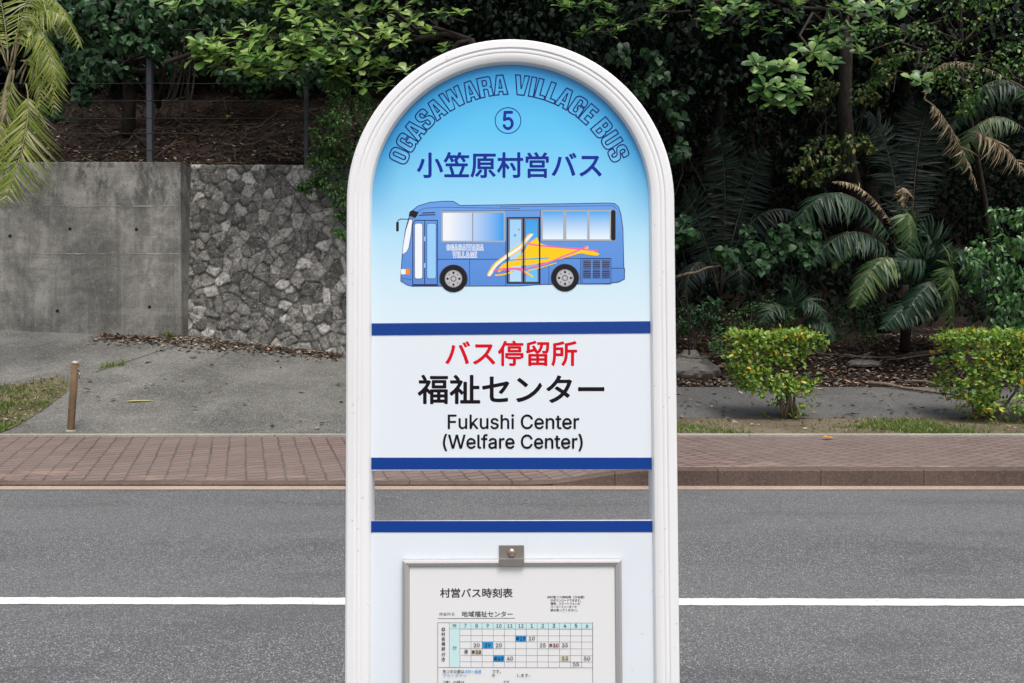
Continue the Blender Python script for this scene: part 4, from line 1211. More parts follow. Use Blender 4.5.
def shade_tree(label, x, y, h, sd, r=3.2):
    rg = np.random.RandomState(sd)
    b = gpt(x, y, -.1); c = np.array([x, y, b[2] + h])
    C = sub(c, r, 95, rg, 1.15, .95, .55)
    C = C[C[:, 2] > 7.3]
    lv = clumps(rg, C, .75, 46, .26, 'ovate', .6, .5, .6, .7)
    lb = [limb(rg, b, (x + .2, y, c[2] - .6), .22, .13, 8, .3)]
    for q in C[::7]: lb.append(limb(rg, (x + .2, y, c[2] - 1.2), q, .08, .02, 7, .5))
    plant('added_shade_tree', label, 'tree', b, [lv], M['lf_wood'], lb, None, 'tall trees added for overhead shade')
for i, (x, y, h, lb_) in enumerate([(-9.5, 18.6, 4.2, 'tall tree added for overhead shade, dark crown furthest to the left'), (-4.6, 18.4, 4.5, 'tall tree added for overhead shade, high up the slope behind the thin fence post'), (.8, 17.8, 6.2, 'tall tree added for overhead shade, hidden mostly by the top of the sign'), (5.0, 18.6, 7.0, 'tall tree added for overhead shade, right of the sign'), (9.6, 18.6, 7.0, 'tall tree added for overhead shade, behind the top right corner')]):
    shade_tree(lb_, x, y, h, 150 + i)

# ------------------------------------------------------------------ the bus stop sign
TILT = R(-2.7); ROLL = R(-.22)
Q0 = P(512, 341.5, 1.10)
from mathutils import Euler
RM = Euler((TILT, ROLL, 0)).to_matrix().to_4x4()
ZL = RM @ Vector((0, 0, 1)); NL = RM @ Vector((0, 1, 0))
SB = Q0 - ZL * ((Q0.z - .147) / ZL.z)
SIGN = empty('bus_stop_sign', SB, 'white arched bus stop sign with blue bands, bus picture and framed timetable', 'sign', rot=(TILT, ROLL, 0))
MI = (Matrix.Translation(SB) @ RM).inverted()

def S(u, v, y=0.0):
    """photo pixel -> (x, z) on the face of the sign"""
    r = ray(u, v); t = (SB + NL * y - CAMP).dot(NL) / r.dot(NL)
    q = MI @ (CAMP + r * t)
    return q.x, q.z

class Flat:
    """print on a face: flat polygons, each a hair in front of the last"""
    def __init__(s, y0): s.v = []; s.f = []; s.m = []; s.y = y0
    def poly(s, px, m, holes=(), step=.000004, conv=True):
        rings = [px] + list(holes)
        loc = [[S(u, v, s.y) for u, v in r] if conv else r for r in rings]
        tri = tessellate_polygon([[Vector((a, b, 0)) for a, b in r] for r in loc])
        b0 = len(s.v)
        for r in loc: s.v += [(a, s.y, b) for a, b in r]
        allp = [q for r in loc for q in r]
        for t in tri:
            a, b, c = (allp[i] for i in t)
            ar = (b[0] - a[0]) * (c[1] - a[1]) - (b[1] - a[1]) * (c[0] - a[0])
            s.f.append(tuple(b0 + i for i in (t if ar > 0 else t[::-1]))); s.m.append(m)
        s.y -= step
    def line(s, px, w, m, closed=False, step=.000004):
        n = len(px); L = []; Rr = []
        for i in range(n):
            p = px[i]; a = px[(i - 1) % n] if closed or i > 0 else None; c = px[(i + 1) % n] if closed or i < n - 1 else None
            def un(p, q):
                d = (q[0] - p[0], q[1] - p[1]); l = math.hypot(*d) or 1; return d[0] / l, d[1] / l
            d1 = un(a, p) if a else None; d2 = un(p, c) if c else None
            if d1 is None: d1 = d2
            if d2 is None: d2 = d1
            n1 = (-d1[1], d1[0]); n2 = (-d2[1], d2[0]); nx, ny = n1[0] + n2[0], n1[1] + n2[1]
            k = nx * nx + ny * ny
            if k < .2: nx, ny, k = n1[0], n1[1], 1; f = 1
            else: f = min(2 / k, 1.6)
            L.append((p[0] + nx * f * w / 2, p[1] + ny * f * w / 2)); Rr.append((p[0] - nx * f * w / 2, p[1] - ny * f * w / 2))
        b0 = len(s.v)
        for a, b in zip(L, Rr):
            for q in (a, b):
                x, z = S(*q, s.y); s.v.append((x, s.y, z))
        for i in range(n if closed else n - 1):
            j = (i + 1) % n
            s.f.append((b0 + 2 * i, b0 + 2 * i + 1, b0 + 2 * j + 1, b0 + 2 * j)); s.m.append(m)
        s.y -= step
    def raw(s, V2, faces, m, step=.000004):
        b0 = len(s.v)
        for u, v in V2:
            x, z = S(u, v, s.y); s.v.append((x, s.y, z))
        s.f += [tuple(b0 + i for i in f) for f in faces]; s.m += [m] * len(faces)
        s.y -= step
    def build(s, name, mats, parent):
        me = mesh(name, s.v, s.f, s.m)
        bm = bmesh.new(); bm.from_mesh(me)
        for f in bm.faces:
            f.normal_update()
            if f.normal.y > 0: f.normal_flip()
        bm.to_mesh(me); bm.free()
        return link(name, me, mats, parent)

def rect(u0, v0, u1, v1): return [(u0, v0), (u1, v0), (u1, v1), (u0, v1)]
def rrect(u0, v0, u1, v1, r, n=4):
    o = []
    for cx, cy, a in ((u1 - r, v0 + r, -90), (u1 - r, v1 - r, 0), (u0 + r, v1 - r, 90), (u0 + r, v0 + r, 180)):
        for k in range(n + 1):
            t = R(a + 90 * k / n); o.append((cx + r * math.cos(t), cy + r * math.sin(t)))
    return o
def circ(cx, cy, r, n=28, r2=None): return [(cx + r * math.cos(2 * math.pi * k / n), cy + (r2 or r) * math.sin(2 * math.pi * k / n)) for k in range(n)]

# Japanese glyphs come from Blender's own built-in text font
def cjk(body):
    c = bpy.data.curves.new('t', 'FONT'); c.body = body; c.resolution_u = 3
    o = bpy.data.objects.new('t', c); COL.objects.link(o)
    dg = bpy.context.evaluated_depsgraph_get(); dg.update()
    me = o.evaluated_get(dg).to_mesh()
    V = np.array([(q.co.x, q.co.y) for q in me.vertices]); Fc = [tuple(p.vertices) for p in me.polygons]
    o.evaluated_get(dg).to_mesh_clear(); bpy.data.objects.remove(o); bpy.data.curves.remove(c)
    return V, Fc
def text(fl, body, u0, v0, u1, v1, m, bold=0.0, skew=0.0):
    """set a line of text into the photo rectangle; bold = extra stroke width in pixels"""
    V, Fc = cjk(body)
    if len(V) == 0: return
    a = V.min(0); b = V.max(0); h = bold / 2
    for dx, dy in ([(0, 0)] if not bold else [(-h, 0), (h, 0), (0, -h), (0, h), (-h * .7, -h * .7), (h * .7, h * .7), (-h * .7, h * .7), (h * .7, -h * .7)]):
        W = [(u0 + h + (p[0] - a[0]) / (b[0] - a[0]) * (u1 - u0 - 2 * h) + dx, v1 - h - (p[1] - a[1]) / max(b[1] - a[1], 1e-6) * (v1 - v0 - 2 * h) + dy + skew * (p[0] - a[0]) / (b[0] - a[0])) for p in V]
        fl.raw(W, Fc, m, .000002)
    fl.y -= .000005

GL, ADV = json.loads('''[{"F":[[60,0,60,509,369,509,369,452,125,452,125,278,346,278,346,221,125,221,125,0]],"u":[[182,-5,158,-3,135,2,115,11,97,23,82,39,69,59,60,82,54,109,53,139,53,379,114,379,114,144,116,117,124,94,137,75,154,61,175,53,200,50,218,51,234,55,249,62,263,71,274,83,283,97,290,113,295,132,296,153,296,379,357,379,357,0,298,0,298,92,307,92,294,60,277,35,257,17,234,5,209,-3]],"k":[[110,137,110,212,121,212,284,379,360,379,184,199,177,199],[53,0,53,509,114,509,114,0],[294,0,148,186,191,229,372,0]],"s":[[182,-8,157,-7,133,-3,112,3,93,12,76,24,62,38,50,54,41,73,36,94,94,107,101,87,111,72,124,60,141,52,160,47,181,45,206,47,227,53,244,62,258,74,265,88,268,103,266,115,262,126,254,136,243,144,229,150,212,155,149,170,118,180,92,192,72,208,58,227,50,249,47,274,49,295,55,314,65,332,79,347,95,360,115,370,137,378,161,383,187,384,212,383,234,379,254,372,271,363,286,352,299,339,309,324,318,308,324,290,268,277,262,291,254,304,243,316,228,325,210,331,187,333,166,331,147,326,131,317,119,305,111,292,109,277,110,264,115,253,124,243,136,235,152,229,172,223,229,209,261,200,287,187,306,171,320,153,328,131,331,107,329,85,323,65,312,47,298,31,281,18,260,6,236,-2,210,-7]],"h":[[114,227,114,0,53,0,53,509,114,509,114,287,102,287,116,319,132,344,152,362,175,374,200,382,227,384,252,383,275,377,295,369,313,356,328,340,341,321,350,298,355,271,357,240,357,0,296,0,296,235,293,263,286,286,273,304,256,318,235,326,210,329,192,328,176,324,161,317,147,308,136,297,126,283,119,266,115,248]],"i":[[53,0,53,379,114,379,114,0],[84,443,73,444,63,448,54,455,47,463,43,472,41,483,43,494,47,504,54,512,63,518,73,522,84,524,95,522,105,518,114,512,121,504,125,494,126,483,125,472,121,463,114,455,105,448,95,444]],"C":[[267,-7,225,-3,186,7,150,25,119,49,92,79,70,115,53,157,44,203,40,254,44,305,53,352,70,393,92,429,119,459,150,484,186,501,225,512,267,516,293,514,317,511,340,504,362,496,383,485,402,471,419,456,435,438,448,418,459,397,467,373,473,348,408,348,404,365,397,380,389,395,380,407,369,418,357,428,344,437,330,444,315,449,300,453,284,455,267,456,237,453,209,445,184,432,161,414,141,391,125,364,113,332,106,295,103,254,106,213,113,177,125,145,141,117,161,94,184,76,210,63,237,56,267,53,284,54,300,56,315,60,330,65,344,72,357,81,369,90,380,102,389,114,397,128,404,144,408,160,473,160,467,135,459,112,448,91,435,71,420,53,402,38,383,24,363,13,341,5,317,-2,293,-6]],"e":[[212,-8,177,-5,145,3,117,16,92,35,72,58,56,85,44,116,37,150,34,187,36,224,44,258,55,290,71,317,91,340,115,359,142,373,172,382,205,384,226,383,246,380,266,374,285,366,303,355,319,341,334,324,347,305,357,282,365,256,370,227,371,194,371,169,75,169,75,221,338,221,310,202,308,226,304,248,298,269,288,286,277,301,263,314,246,323,227,328,205,330,183,328,164,323,146,313,131,301,119,286,109,270,102,251,97,231,96,211,96,178,98,151,102,127,110,106,121,88,135,73,151,61,169,53,190,48,212,46,227,47,241,49,254,53,265,58,276,65,285,73,294,82,300,93,306,105,365,91,358,72,348,55,335,39,320,26,302,14,283,4,261,-3,237,-7]],"n":[[114,227,114,0,53,0,53,379,112,379,112,287,102,287,116,319,132,344,152,362,175,374,200,382,227,384,252,383,275,377,295,369,313,356,328,340,341,321,350,298,355,271,357,240,357,0,296,0,296,235,293,263,286,286,273,304,256,318,235,326,210,329,192,328,176,324,161,317,147,308,136,297,126,283,119,266,115,248]],"t":[[204,379,204,327,6,327,6,379],[65,471,126,471,126,98,127,83,130,70,136,61,144,55,156,51,170,50,185,51,202,54,213,2,192,-3,168,-4,138,-1,113,7,92,21,77,41,68,64,65,93]],"r":[[53,0,53,379,112,379,112,321,115,321,124,339,137,354,152,367,171,377,191,383,213,385,229,384,243,384,243,322,230,324,207,326,190,324,174,321,159,315,146,306,135,296,126,284,119,269,115,254,114,237,114,0]],"(":[[89,207,90,244,94,283,101,324,109,364,119,403,132,441,145,477,160,510,177,539,236,539,219,503,204,466,191,428,179,390,169,351,161,313,156,276,152,241,151,207,152,176,155,145,160,115,167,83,177,50,188,16,202,-19,218,-57,236,-96,177,-96,150,-46,128,4,111,55,99,106,92,156]],"W":[[155,0,16,509,82,509,163,196,167,179,172,162,175,145,179,128,183,111,187,94,190,76,194,58,197,40,189,40,193,58,196,76,200,94,203,111,207,128,211,145,215,162,220,179,224,196,306,509,380,509,462,196,466,179,470,162,474,145,478,128,482,111,486,94,490,76,494,58,497,40,488,40,492,58,495,76,499,94,503,111,506,128,510,145,523,196,603,509,670,509,530,0,455,0,368,323,362,345,357,368,351,391,346,417,341,445,336,475,350,475,345,446,340,420,335,395,330,371,324,347,318,323,230,0]],"l":[[139,-2,112,0,91,8,74,20,62,37,55,59,53,84,53,509,114,509,114,99,114,83,117,71,120,62,146,52,160,53,170,54,181,3,162,-1]],"f":[[228,379,228,327,6,327,6,379],[81,0,81,432,82,452,87,470,96,486,107,499,120,510,135,519,152,525,169,529,187,530,201,530,212,529,222,527,243,521,227,468,215,472,195,474,178,472,164,468,154,460,147,449,143,435,142,419,142,0]],"a":[[160,-9,137,-7,115,-3,94,5,76,15,60,29,48,45,38,63,32,84,30,108,32,128,36,146,43,161,53,174,64,184,78,193,92,200,108,206,125,211,143,214,161,217,178,220,200,223,218,225,234,227,247,229,257,231,265,235,276,255,276,257,275,272,272,285,267,297,260,307,251,315,240,322,227,327,212,330,196,331,178,330,163,327,149,322,137,316,127,309,118,301,110,292,104,283,100,274,41,291,51,313,64,331,79,346,95,358,114,368,133,375,153,380,173,383,194,384,208,384,223,382,239,379,255,375,271,369,286,360,300,350,312,336,322,320,330,301,335,278,337,251,337,0,277,0,277,52,272,52,267,43,260,34,252,25,242,16,229,8,215,1,199,-4,181,-7],[170,45,192,47,211,51,228,59,242,68,254,80,263,93,270,108,274,122,276,138,276,190,259,182,231,176,221,174,210,173,200,171,175,168,161,166,147,163,134,159,122,153,112,147,103,139,97,130,93,118,92,105,93,93,96,82,102,72,109,64,119,57,130,52,142,48,156,46]],")":[[37,-96,56,-56,72,-18,86,18,97,52,106,85,113,116,118,147,121,177,122,207,121,241,117,276,112,313,104,351,94,390,82,428,69,466,54,503,37,539,97,539,113,510,128,477,142,441,154,403,164,364,173,323,179,283,183,244,184,207,182,156,174,104,161,53,144,3,123,-47,97,-96]],"0":[[227,-7,191,-3,158,7,130,24,105,48,85,77,69,113,57,155,50,202,48,254,50,306,57,353,69,395,85,431,106,461,130,484,159,502,191,512,227,516,262,512,295,502,323,484,348,461,368,431,384,395,396,353,403,306,405,254,403,202,396,155,384,113,368,77,348,48,323,24,295,7,263,-3],[227,50,250,52,271,60,290,74,306,92,320,116,330,144,338,176,342,213,344,254,342,295,338,332,330,365,320,393,306,416,290,435,271,449,250,457,227,460,203,457,182,449,163,435,147,416,134,393,123,365,115,332,111,295,109,254,111,213,115,176,123,144,134,116,147,92,163,74,182,60,203,52]],"1":[[76,0,76,55,391,55,391,0],[276,509,276,0,212,0,212,448,209,448,86,358,86,427,198,509]],"2":[[64,0,64,47,234,229,252,248,268,266,282,282,294,298,303,312,311,327,316,341,319,356,320,371,319,389,315,405,308,419,298,431,287,441,273,449,258,455,241,458,224,460,205,458,188,454,172,447,159,438,148,427,139,413,132,398,128,381,127,362,66,362,68,391,75,418,86,442,102,464,121,482,143,496,168,507,196,513,225,516,254,513,281,507,306,497,328,482,346,465,361,445,372,423,379,398,381,372,380,354,377,336,371,318,363,299,351,280,336,259,317,235,294,209,267,180,153,60,153,57,389,57,389,0]],"3":[[218,-7,188,-5,159,1,133,10,108,22,88,38,70,57,57,79,48,104,44,132,109,132,112,115,118,100,126,87,137,76,150,66,165,59,182,54,200,51,219,50,239,51,258,55,275,61,291,69,304,80,315,93,323,108,328,125,329,145,328,163,323,180,316,196,306,211,292,223,275,234,254,241,229,246,201,248,157,248,157,299,288,448,288,452,70,452,70,509,372,509,372,461,211,278,211,289,247,290,279,286,308,276,333,262,354,244,371,222,383,198,391,173,393,145,390,116,383,90,370,66,354,45,333,27,309,12,281,2,251,-5]],"4":[[40,105,40,158,247,509,311,509,109,166,109,163,413,163,413,105],[282,0,282,121,282,146,282,318,343,318,343,0]],"5":[[221,-7,192,-5,165,1,140,11,118,25,99,41,83,60,71,82,63,105,60,130,122,130,125,115,130,102,138,89,148,78,160,68,173,60,188,54,204,51,221,50,241,51,259,56,276,64,291,75,304,89,314,104,322,122,326,141,328,162,326,183,321,203,314,221,303,237,290,251,275,262,257,270,238,275,218,277,201,276,184,273,167,268,152,262,139,255,128,246,67,253,96,509,366,509,366,452,151,452,134,301,136,301,148,311,162,318,178,325,194,330,212,333,229,334,252,332,274,328,294,321,313,311,330,299,345,285,358,269,370,251,379,231,386,210,390,187,391,163,388,132,381,102,369,76,352,52,332,32,309,15,282,3,253,-4]],"6":[[226,-7,196,-4,168,3,142,15,119,31,100,51,84,74,73,101,66,130,64,162,65,187,71,212,80,239,93,268,112,302,137,340,252,509,322,509,151,261,145,261,151,270,157,279,165,288,174,295,184,302,196,307,208,311,221,313,235,314,265,312,291,305,316,295,337,280,355,262,370,240,380,215,387,187,389,157,387,127,379,98,368,73,352,50,333,30,310,14,284,3,257,-4],[226,48,245,50,263,55,279,63,293,73,304,86,314,101,322,119,326,137,327,157,326,178,322,196,314,213,304,228,293,241,279,251,263,259,245,264,226,265,207,264,190,259,174,252,160,241,148,229,138,214,131,197,126,179,125,158,126,138,131,119,138,102,148,86,160,73,174,63,190,55,207,50]],"7":[[97,0,323,448,323,452,62,452,62,509,391,509,391,449,165,0]],"8":[[226,-7,193,-5,163,1,136,11,111,25,91,42,74,62,62,84,54,109,52,135,53,156,58,176,65,195,75,212,87,228,101,241,117,252,134,260,153,265,153,267,129,276,109,289,93,308,80,330,73,354,70,380,73,405,79,429,90,450,106,469,124,485,146,498,170,508,197,514,226,516,255,514,282,508,306,498,328,485,346,469,361,450,373,429,379,405,382,380,379,354,372,330,359,308,343,289,323,276,300,267,300,265,319,260,335,252,351,241,365,228,377,212,387,195,395,176,399,156,401,135,398,109,391,84,378,62,362,42,341,25,317,11,289,1,259,-5],[226,49,248,50,267,54,285,60,300,69,313,79,323,91,331,106,335,121,337,139,335,157,330,173,322,189,312,202,298,213,283,223,265,230,247,234,226,235,206,234,187,230,169,223,154,213,140,202,130,189,122,173,117,157,115,139,117,121,121,106,129,91,139,79,152,69,167,60,185,54,205,50],[226,290,244,291,260,294,274,300,287,308,298,318,307,330,314,344,318,359,319,376,318,392,314,407,308,420,299,432,288,442,275,449,260,455,244,459,226,460,208,459,192,455,177,449,164,442,153,432,145,420,138,407,134,392,133,376,134,359,138,344,145,330,154,318,165,308,178,300,193,294,209,291]],"9":[[226,516,256,513,285,506,310,494,333,478,352,458,368,434,380,408,387,378,389,347,387,322,382,296,373,270,359,240,340,207,315,168,200,0,130,0,301,248,307,248,302,238,295,229,287,221,278,214,268,207,257,202,245,198,232,195,218,195,188,197,161,203,137,214,116,229,98,247,83,269,72,294,66,321,64,352,66,382,73,411,85,436,101,459,120,479,143,494,168,506,196,513],[226,460,207,459,190,454,174,446,160,435,148,423,138,407,131,390,127,372,125,352,127,331,131,313,138,295,148,280,160,268,174,257,190,250,207,245,226,243,245,245,263,249,279,257,293,267,305,280,314,295,322,312,326,330,327,350,326,371,322,390,314,407,305,422,293,435,279,446,263,454,245,459]]},{"F":410,"u":410,"k":381,"s":365,"h":410,"i":167,"C":510,"e":404,"n":410,"t":227,"r":259,"(":273,"W":686,"l":189,"f":254,"a":389,")":273,"0":453,"1":453,"2":453,"3":453,"4":453,"5":453,"6":453,"7":453,"8":453,"9":453," ":188}]''')
def latin(fl, body, u0, u1, vbase, capw, m, bold=0.0, sy=1.0):
    """plain sans letters from the outline table above; fits the width u0..u1"""
    tot = sum(ADV.get(c, 250) for c in body) - 60
    k = (u1 - u0) / tot; x = -30
    h = bold / 2
    for ch in body:
        g = GL.get(ch)
        if g:
            rings = [[(u0 + (x + q[i]) * k, vbase - q[i + 1] * k * sy) for i in range(0, len(q), 2)] for q in g]
            ar = [abs(sum(r[i][0] * r[(i + 1) % len(r)][1] - r[(i + 1) % len(r)][0] * r[i][1] for i in range(len(r)))) for r in rings]
            def ins(p, r):
                c = False; j = len(r) - 1
                for i in range(len(r)):
                    if (r[i][1] > p[1]) != (r[j][1] > p[1]) and p[0] < (r[j][0] - r[i][0]) * (p[1] - r[i][1]) / (r[j][1] - r[i][1]) + r[i][0]: c = not c
                    j = i
                return c
            outer = [i for i in range(len(rings)) if not any(j != i and ar[j] > ar[i] and ins(rings[i][0], rings[j]) for j in range(len(rings)))]
            for dx, dy in ([(0, 0)] if not bold else [(-h, 0), (h, 0), (0, -h), (0, h)]):
                for i in outer:
                    ho = [rings[j] for j in range(len(rings)) if j not in outer and ins(rings[j][0], rings[i])]
                    sh = lambda r: [(p[0] + dx, p[1] + dy) for p in r]
                    fl.poly(sh(rings[i]), m, [sh(r) for r in ho], .000004)
        x += ADV.get(ch, 250)
    fl.y -= .000005

# --- materials of the sign
def paint(name, c, r=.32, spec=.4):
    x = N(name); n = x.noise(2.2, x.co('Object'), 4, .6)
    f = x.ramp(n, [(.35, (.93, .93, .925)), (.65, (1, 1, 1))])
    g = x.noise(1.0, x.co('Object', (60, 60, 2.5)), 4, .7); sp_ = x.noise(130, x.co('Object'), 2, .5)
    f = x.mix(x.math('MULTIPLY', x.ramp(g, [(.58, (0, 0, 0)), (.78, (1, 1, 1))]), .22), f, (.80, .785, .75, 1))
    f = x.mix(x.math('MULTIPLY', x.ramp(sp_, [(.70, (0, 0, 0)), (.76, (1, 1, 1))]), .5), f, (.55, .52, .47, 1))
    x.col(x.mix(1.0, c, f, 'MULTIPLY')).rough(r).spec(spec); return x.m
M['sign_white'] = paint('white_enamel', (.83, .835, .835, 1), .38)
M['panel_white'] = paint('white_panel_sheet', (.765, .82, .872, 1), .3)
M['band_blue'] = paint('blue_band', (.002, .045, .27, 1), .35)
M['ink_blue'] = plain('dark_blue_print', lin(8, 40, 148), .4, 0, .2)
M['ink_navy'] = plain('navy_outline_print', lin(10, 30, 110), .4, 0, .2)
M['ink_red'] = plain('red_print', lin(212, 0, 28), .4, 0, .2)
M['ink_black'] = plain('black_print', lin(20, 14, 20), .4, 0, .2)
M['alu'] = plain('brushed_aluminium', (.42, .415, .41, 1), .55, .25)
M['alu_dark'] = plain('steel_clip', (.30, .28, .255, 1), .45, .6)
M['screw'] = plain('screw_head', (.42, .34, .29, 1), .35, .8)

cx0, cz0 = S(510.5, 201.5)
RO = (S(673.5, 201.5)[0] - S(347.2, 201.5)[0]) / 2       # outer radius
FW = .0372                                               # width of the frame moulding
RI = RO - FW
def m_panel():
    """printed sky: deep blue along the arch, paling to white at the bottom"""
    x = N('printed_sky_panel')
    tc = x.n('TexCoord'); sp = x.n('SeparateXYZ'); x.l(tc.outputs['Object'], sp.inputs[0])
    dx = x.math('DIVIDE', x.math('SUBTRACT', sp.outputs['X'], cx0), RI); dz = x.math('DIVIDE', x.math('SUBTRACT', sp.outputs['Z'], cz0), RI)
    zb = S(510, 322)[1]; zt = S(510, 63)[1]
    mr = x.n('MapRange'); mr.inputs[1].default_value = zb; mr.inputs[2].default_value = zt; x.l(sp.outputs['Z'], mr.inputs[0])
    base = x.ramp(mr.outputs[0], [(0, lin(220, 237, 245)), (.16, lin(206, 232, 245)), (.36, lin(172, 222, 245)), (.55, lin(132, 209, 245)), (.75, lin(92, 195, 241)), (1, lin(66, 180, 234))])
    rr = x.math('SQRT', x.math('ADD', x.math('MULTIPLY', dx, dx), x.math('MULTIPLY', x.math('MAXIMUM', dz, 0.0), x.math('MAXIMUM', dz, 0.0))))
    ring = x.ramp(rr, [(.62, (0, 0, 0)), (.82, (.25, .25, .25)), (1.0, (1, 1, 1))])
    up = x.n('MapRange'); up.inputs[1].default_value = -.25; up.inputs[2].default_value = .45; x.l(dz, up.inputs[0])
    a = x.mix(x.math('MULTIPLY', ring, up.outputs[0]), base, lin(14, 134, 196))
    lo = x.math('LESS_THAN', sp.outputs['Z'], S(510, 328)[1])
    a = x.mix(lo, a, (.765, .82, .872, 1))
    x.col(a).rough(.3).spec(.4)
    return x.m
M['panel_sky'] = m_panel()

# --- frame: one moulding swept up the left leg, over the arch and down the right leg
def frame():
    prof = [(0, .026), (0, -.004), (.0012, -.0072), (.004, -.009), (.0135, -.0096), (.0150, -.0088), (.0155, -.0083), (.0168, -.0083), (.0173, -.0091), (.0200, -.0095), (.0215, -.0090), (.0222, -.0086), (.0240, -.0089), (.0300, -.0082), (.0342, -.0062), (.0362, -.003), (.0372, .0006), (.0372, .026)]
    path = []
    zl = .02
    for z in (zl, .3, .6, 1.0): path.append((cx0 - RO, z, 1, 0))
    xo = S(347.2, 600)[0], S(679.2, 600)[0]
    nA = 64
    for i in range(nA + 1):
        a = math.pi - math.pi * i / nA
        path.append((cx0 + RO * math.cos(a), cz0 + RO * math.sin(a), -math.cos(a), -math.sin(a)))
    for z in (1.0, .6, .3, zl): path.append((cx0 + RO, z, -1, 0))
    V = []; Fc = []; k = len(prof)
    for x, z, nx, nz in path:
        for a, y in prof: V.append((x + nx * a, y, z + nz * a))
    for i in range(len(path) - 1):
        for j in range(k - 1):
            Fc.append((i * k + j, (i + 1) * k + j, (i + 1) * k + j + 1, i * k + j + 1))
        Fc.append((i * k + k - 1, (i + 1) * k + k - 1, (i + 1) * k, i * k))
    Fc.append(tuple(range(k))); Fc.append(tuple((len(path) - 1) * k + j for j in range(k))[::-1])
    me = mesh('frame', V, Fc, None, True)
    bm = bmesh.new(); bm.from_mesh(me); bmesh.ops.recalc_face_normals(bm, faces=bm.faces[:]); bm.to_mesh(me); bm.free()
    o = link('frame', me, M['sign_white'], SIGN)
    me.set_sharp_from_angle(angle=R(28))
    return o
frame()
xl, xr = cx0 - RI - .002, cx0 + RI + .002

def slab(name, ring, y0, y1, mat, parent, bev=0):
    """a plate with a front outline (x, z) and a thickness"""
    n = len(ring)
    V = [(a, y0, b) for a, b in ring] + [(a, y1, b) for a, b in ring]
    Fc = [tuple(range(n)), tuple(range(n, 2 * n))[::-1]] + [(i, i + n, (i + 1) % n + n, (i + 1) % n) for i in range(n)]
    me = mesh(name, V, Fc); bm = bmesh.new(); bm.from_mesh(me); bmesh.ops.recalc_face_normals(bm, faces=bm.faces[:]); bm.to_mesh(me); bm.free()
    return link(name, me, mat, parent)

zpb = S(512, 470)[1]
ring = [(xl, zpb), (xr, zpb)] + [(cx0 + (RI + .002) * math.cos(math.pi * k / 48), cz0 + (RI + .002) * math.sin(math.pi * k / 48)) for k in range(49)]
PANEL = slab('sign_panel', ring, 0.0, .003, M['panel_sky'], SIGN)
z1 = S(512, 520.6)[1]
LOW = slab('timetable_panel', [(xl, .42), (xr, .42), (xr, z1), (xl, z1)], 0.0, .003, M['panel_white'], SIGN)
def stripe(v0l, v1l, v0r, v1r, parent):
    a0, a1, b0, b1 = S(372, v0l)[1], S(372, v1l)[1], S(650, v0r)[1], S(650, v1r)[1]
    e = .0018
    slab('blue_stripe', [(xl + e, a1), (xr - e, b1), (xr - e, b0), (xl + e, a0)], -.0006, .0005, M['band_blue'], parent)
stripe(323.4, 335.4, 321.2, 333.2, PANEL); stripe(457.6, 469.4, 457.6, 469.2, PANEL); stripe(521, 532.2, 520.8, 532, LOW)
# feet: the legs stand in a cast base on the pavement
mb = MB()
mb.box(cx0 - RO - .05, cx0 + RO + .05, -.16, .19, 0, .09, 0, .015)
mb.build('base', M['kerb'], SIGN)
slab('cross_rail', [(xl, .30), (xr, .30), (xr, .34), (xl, .34)], .004, .02, M['sign_white'], SIGN)

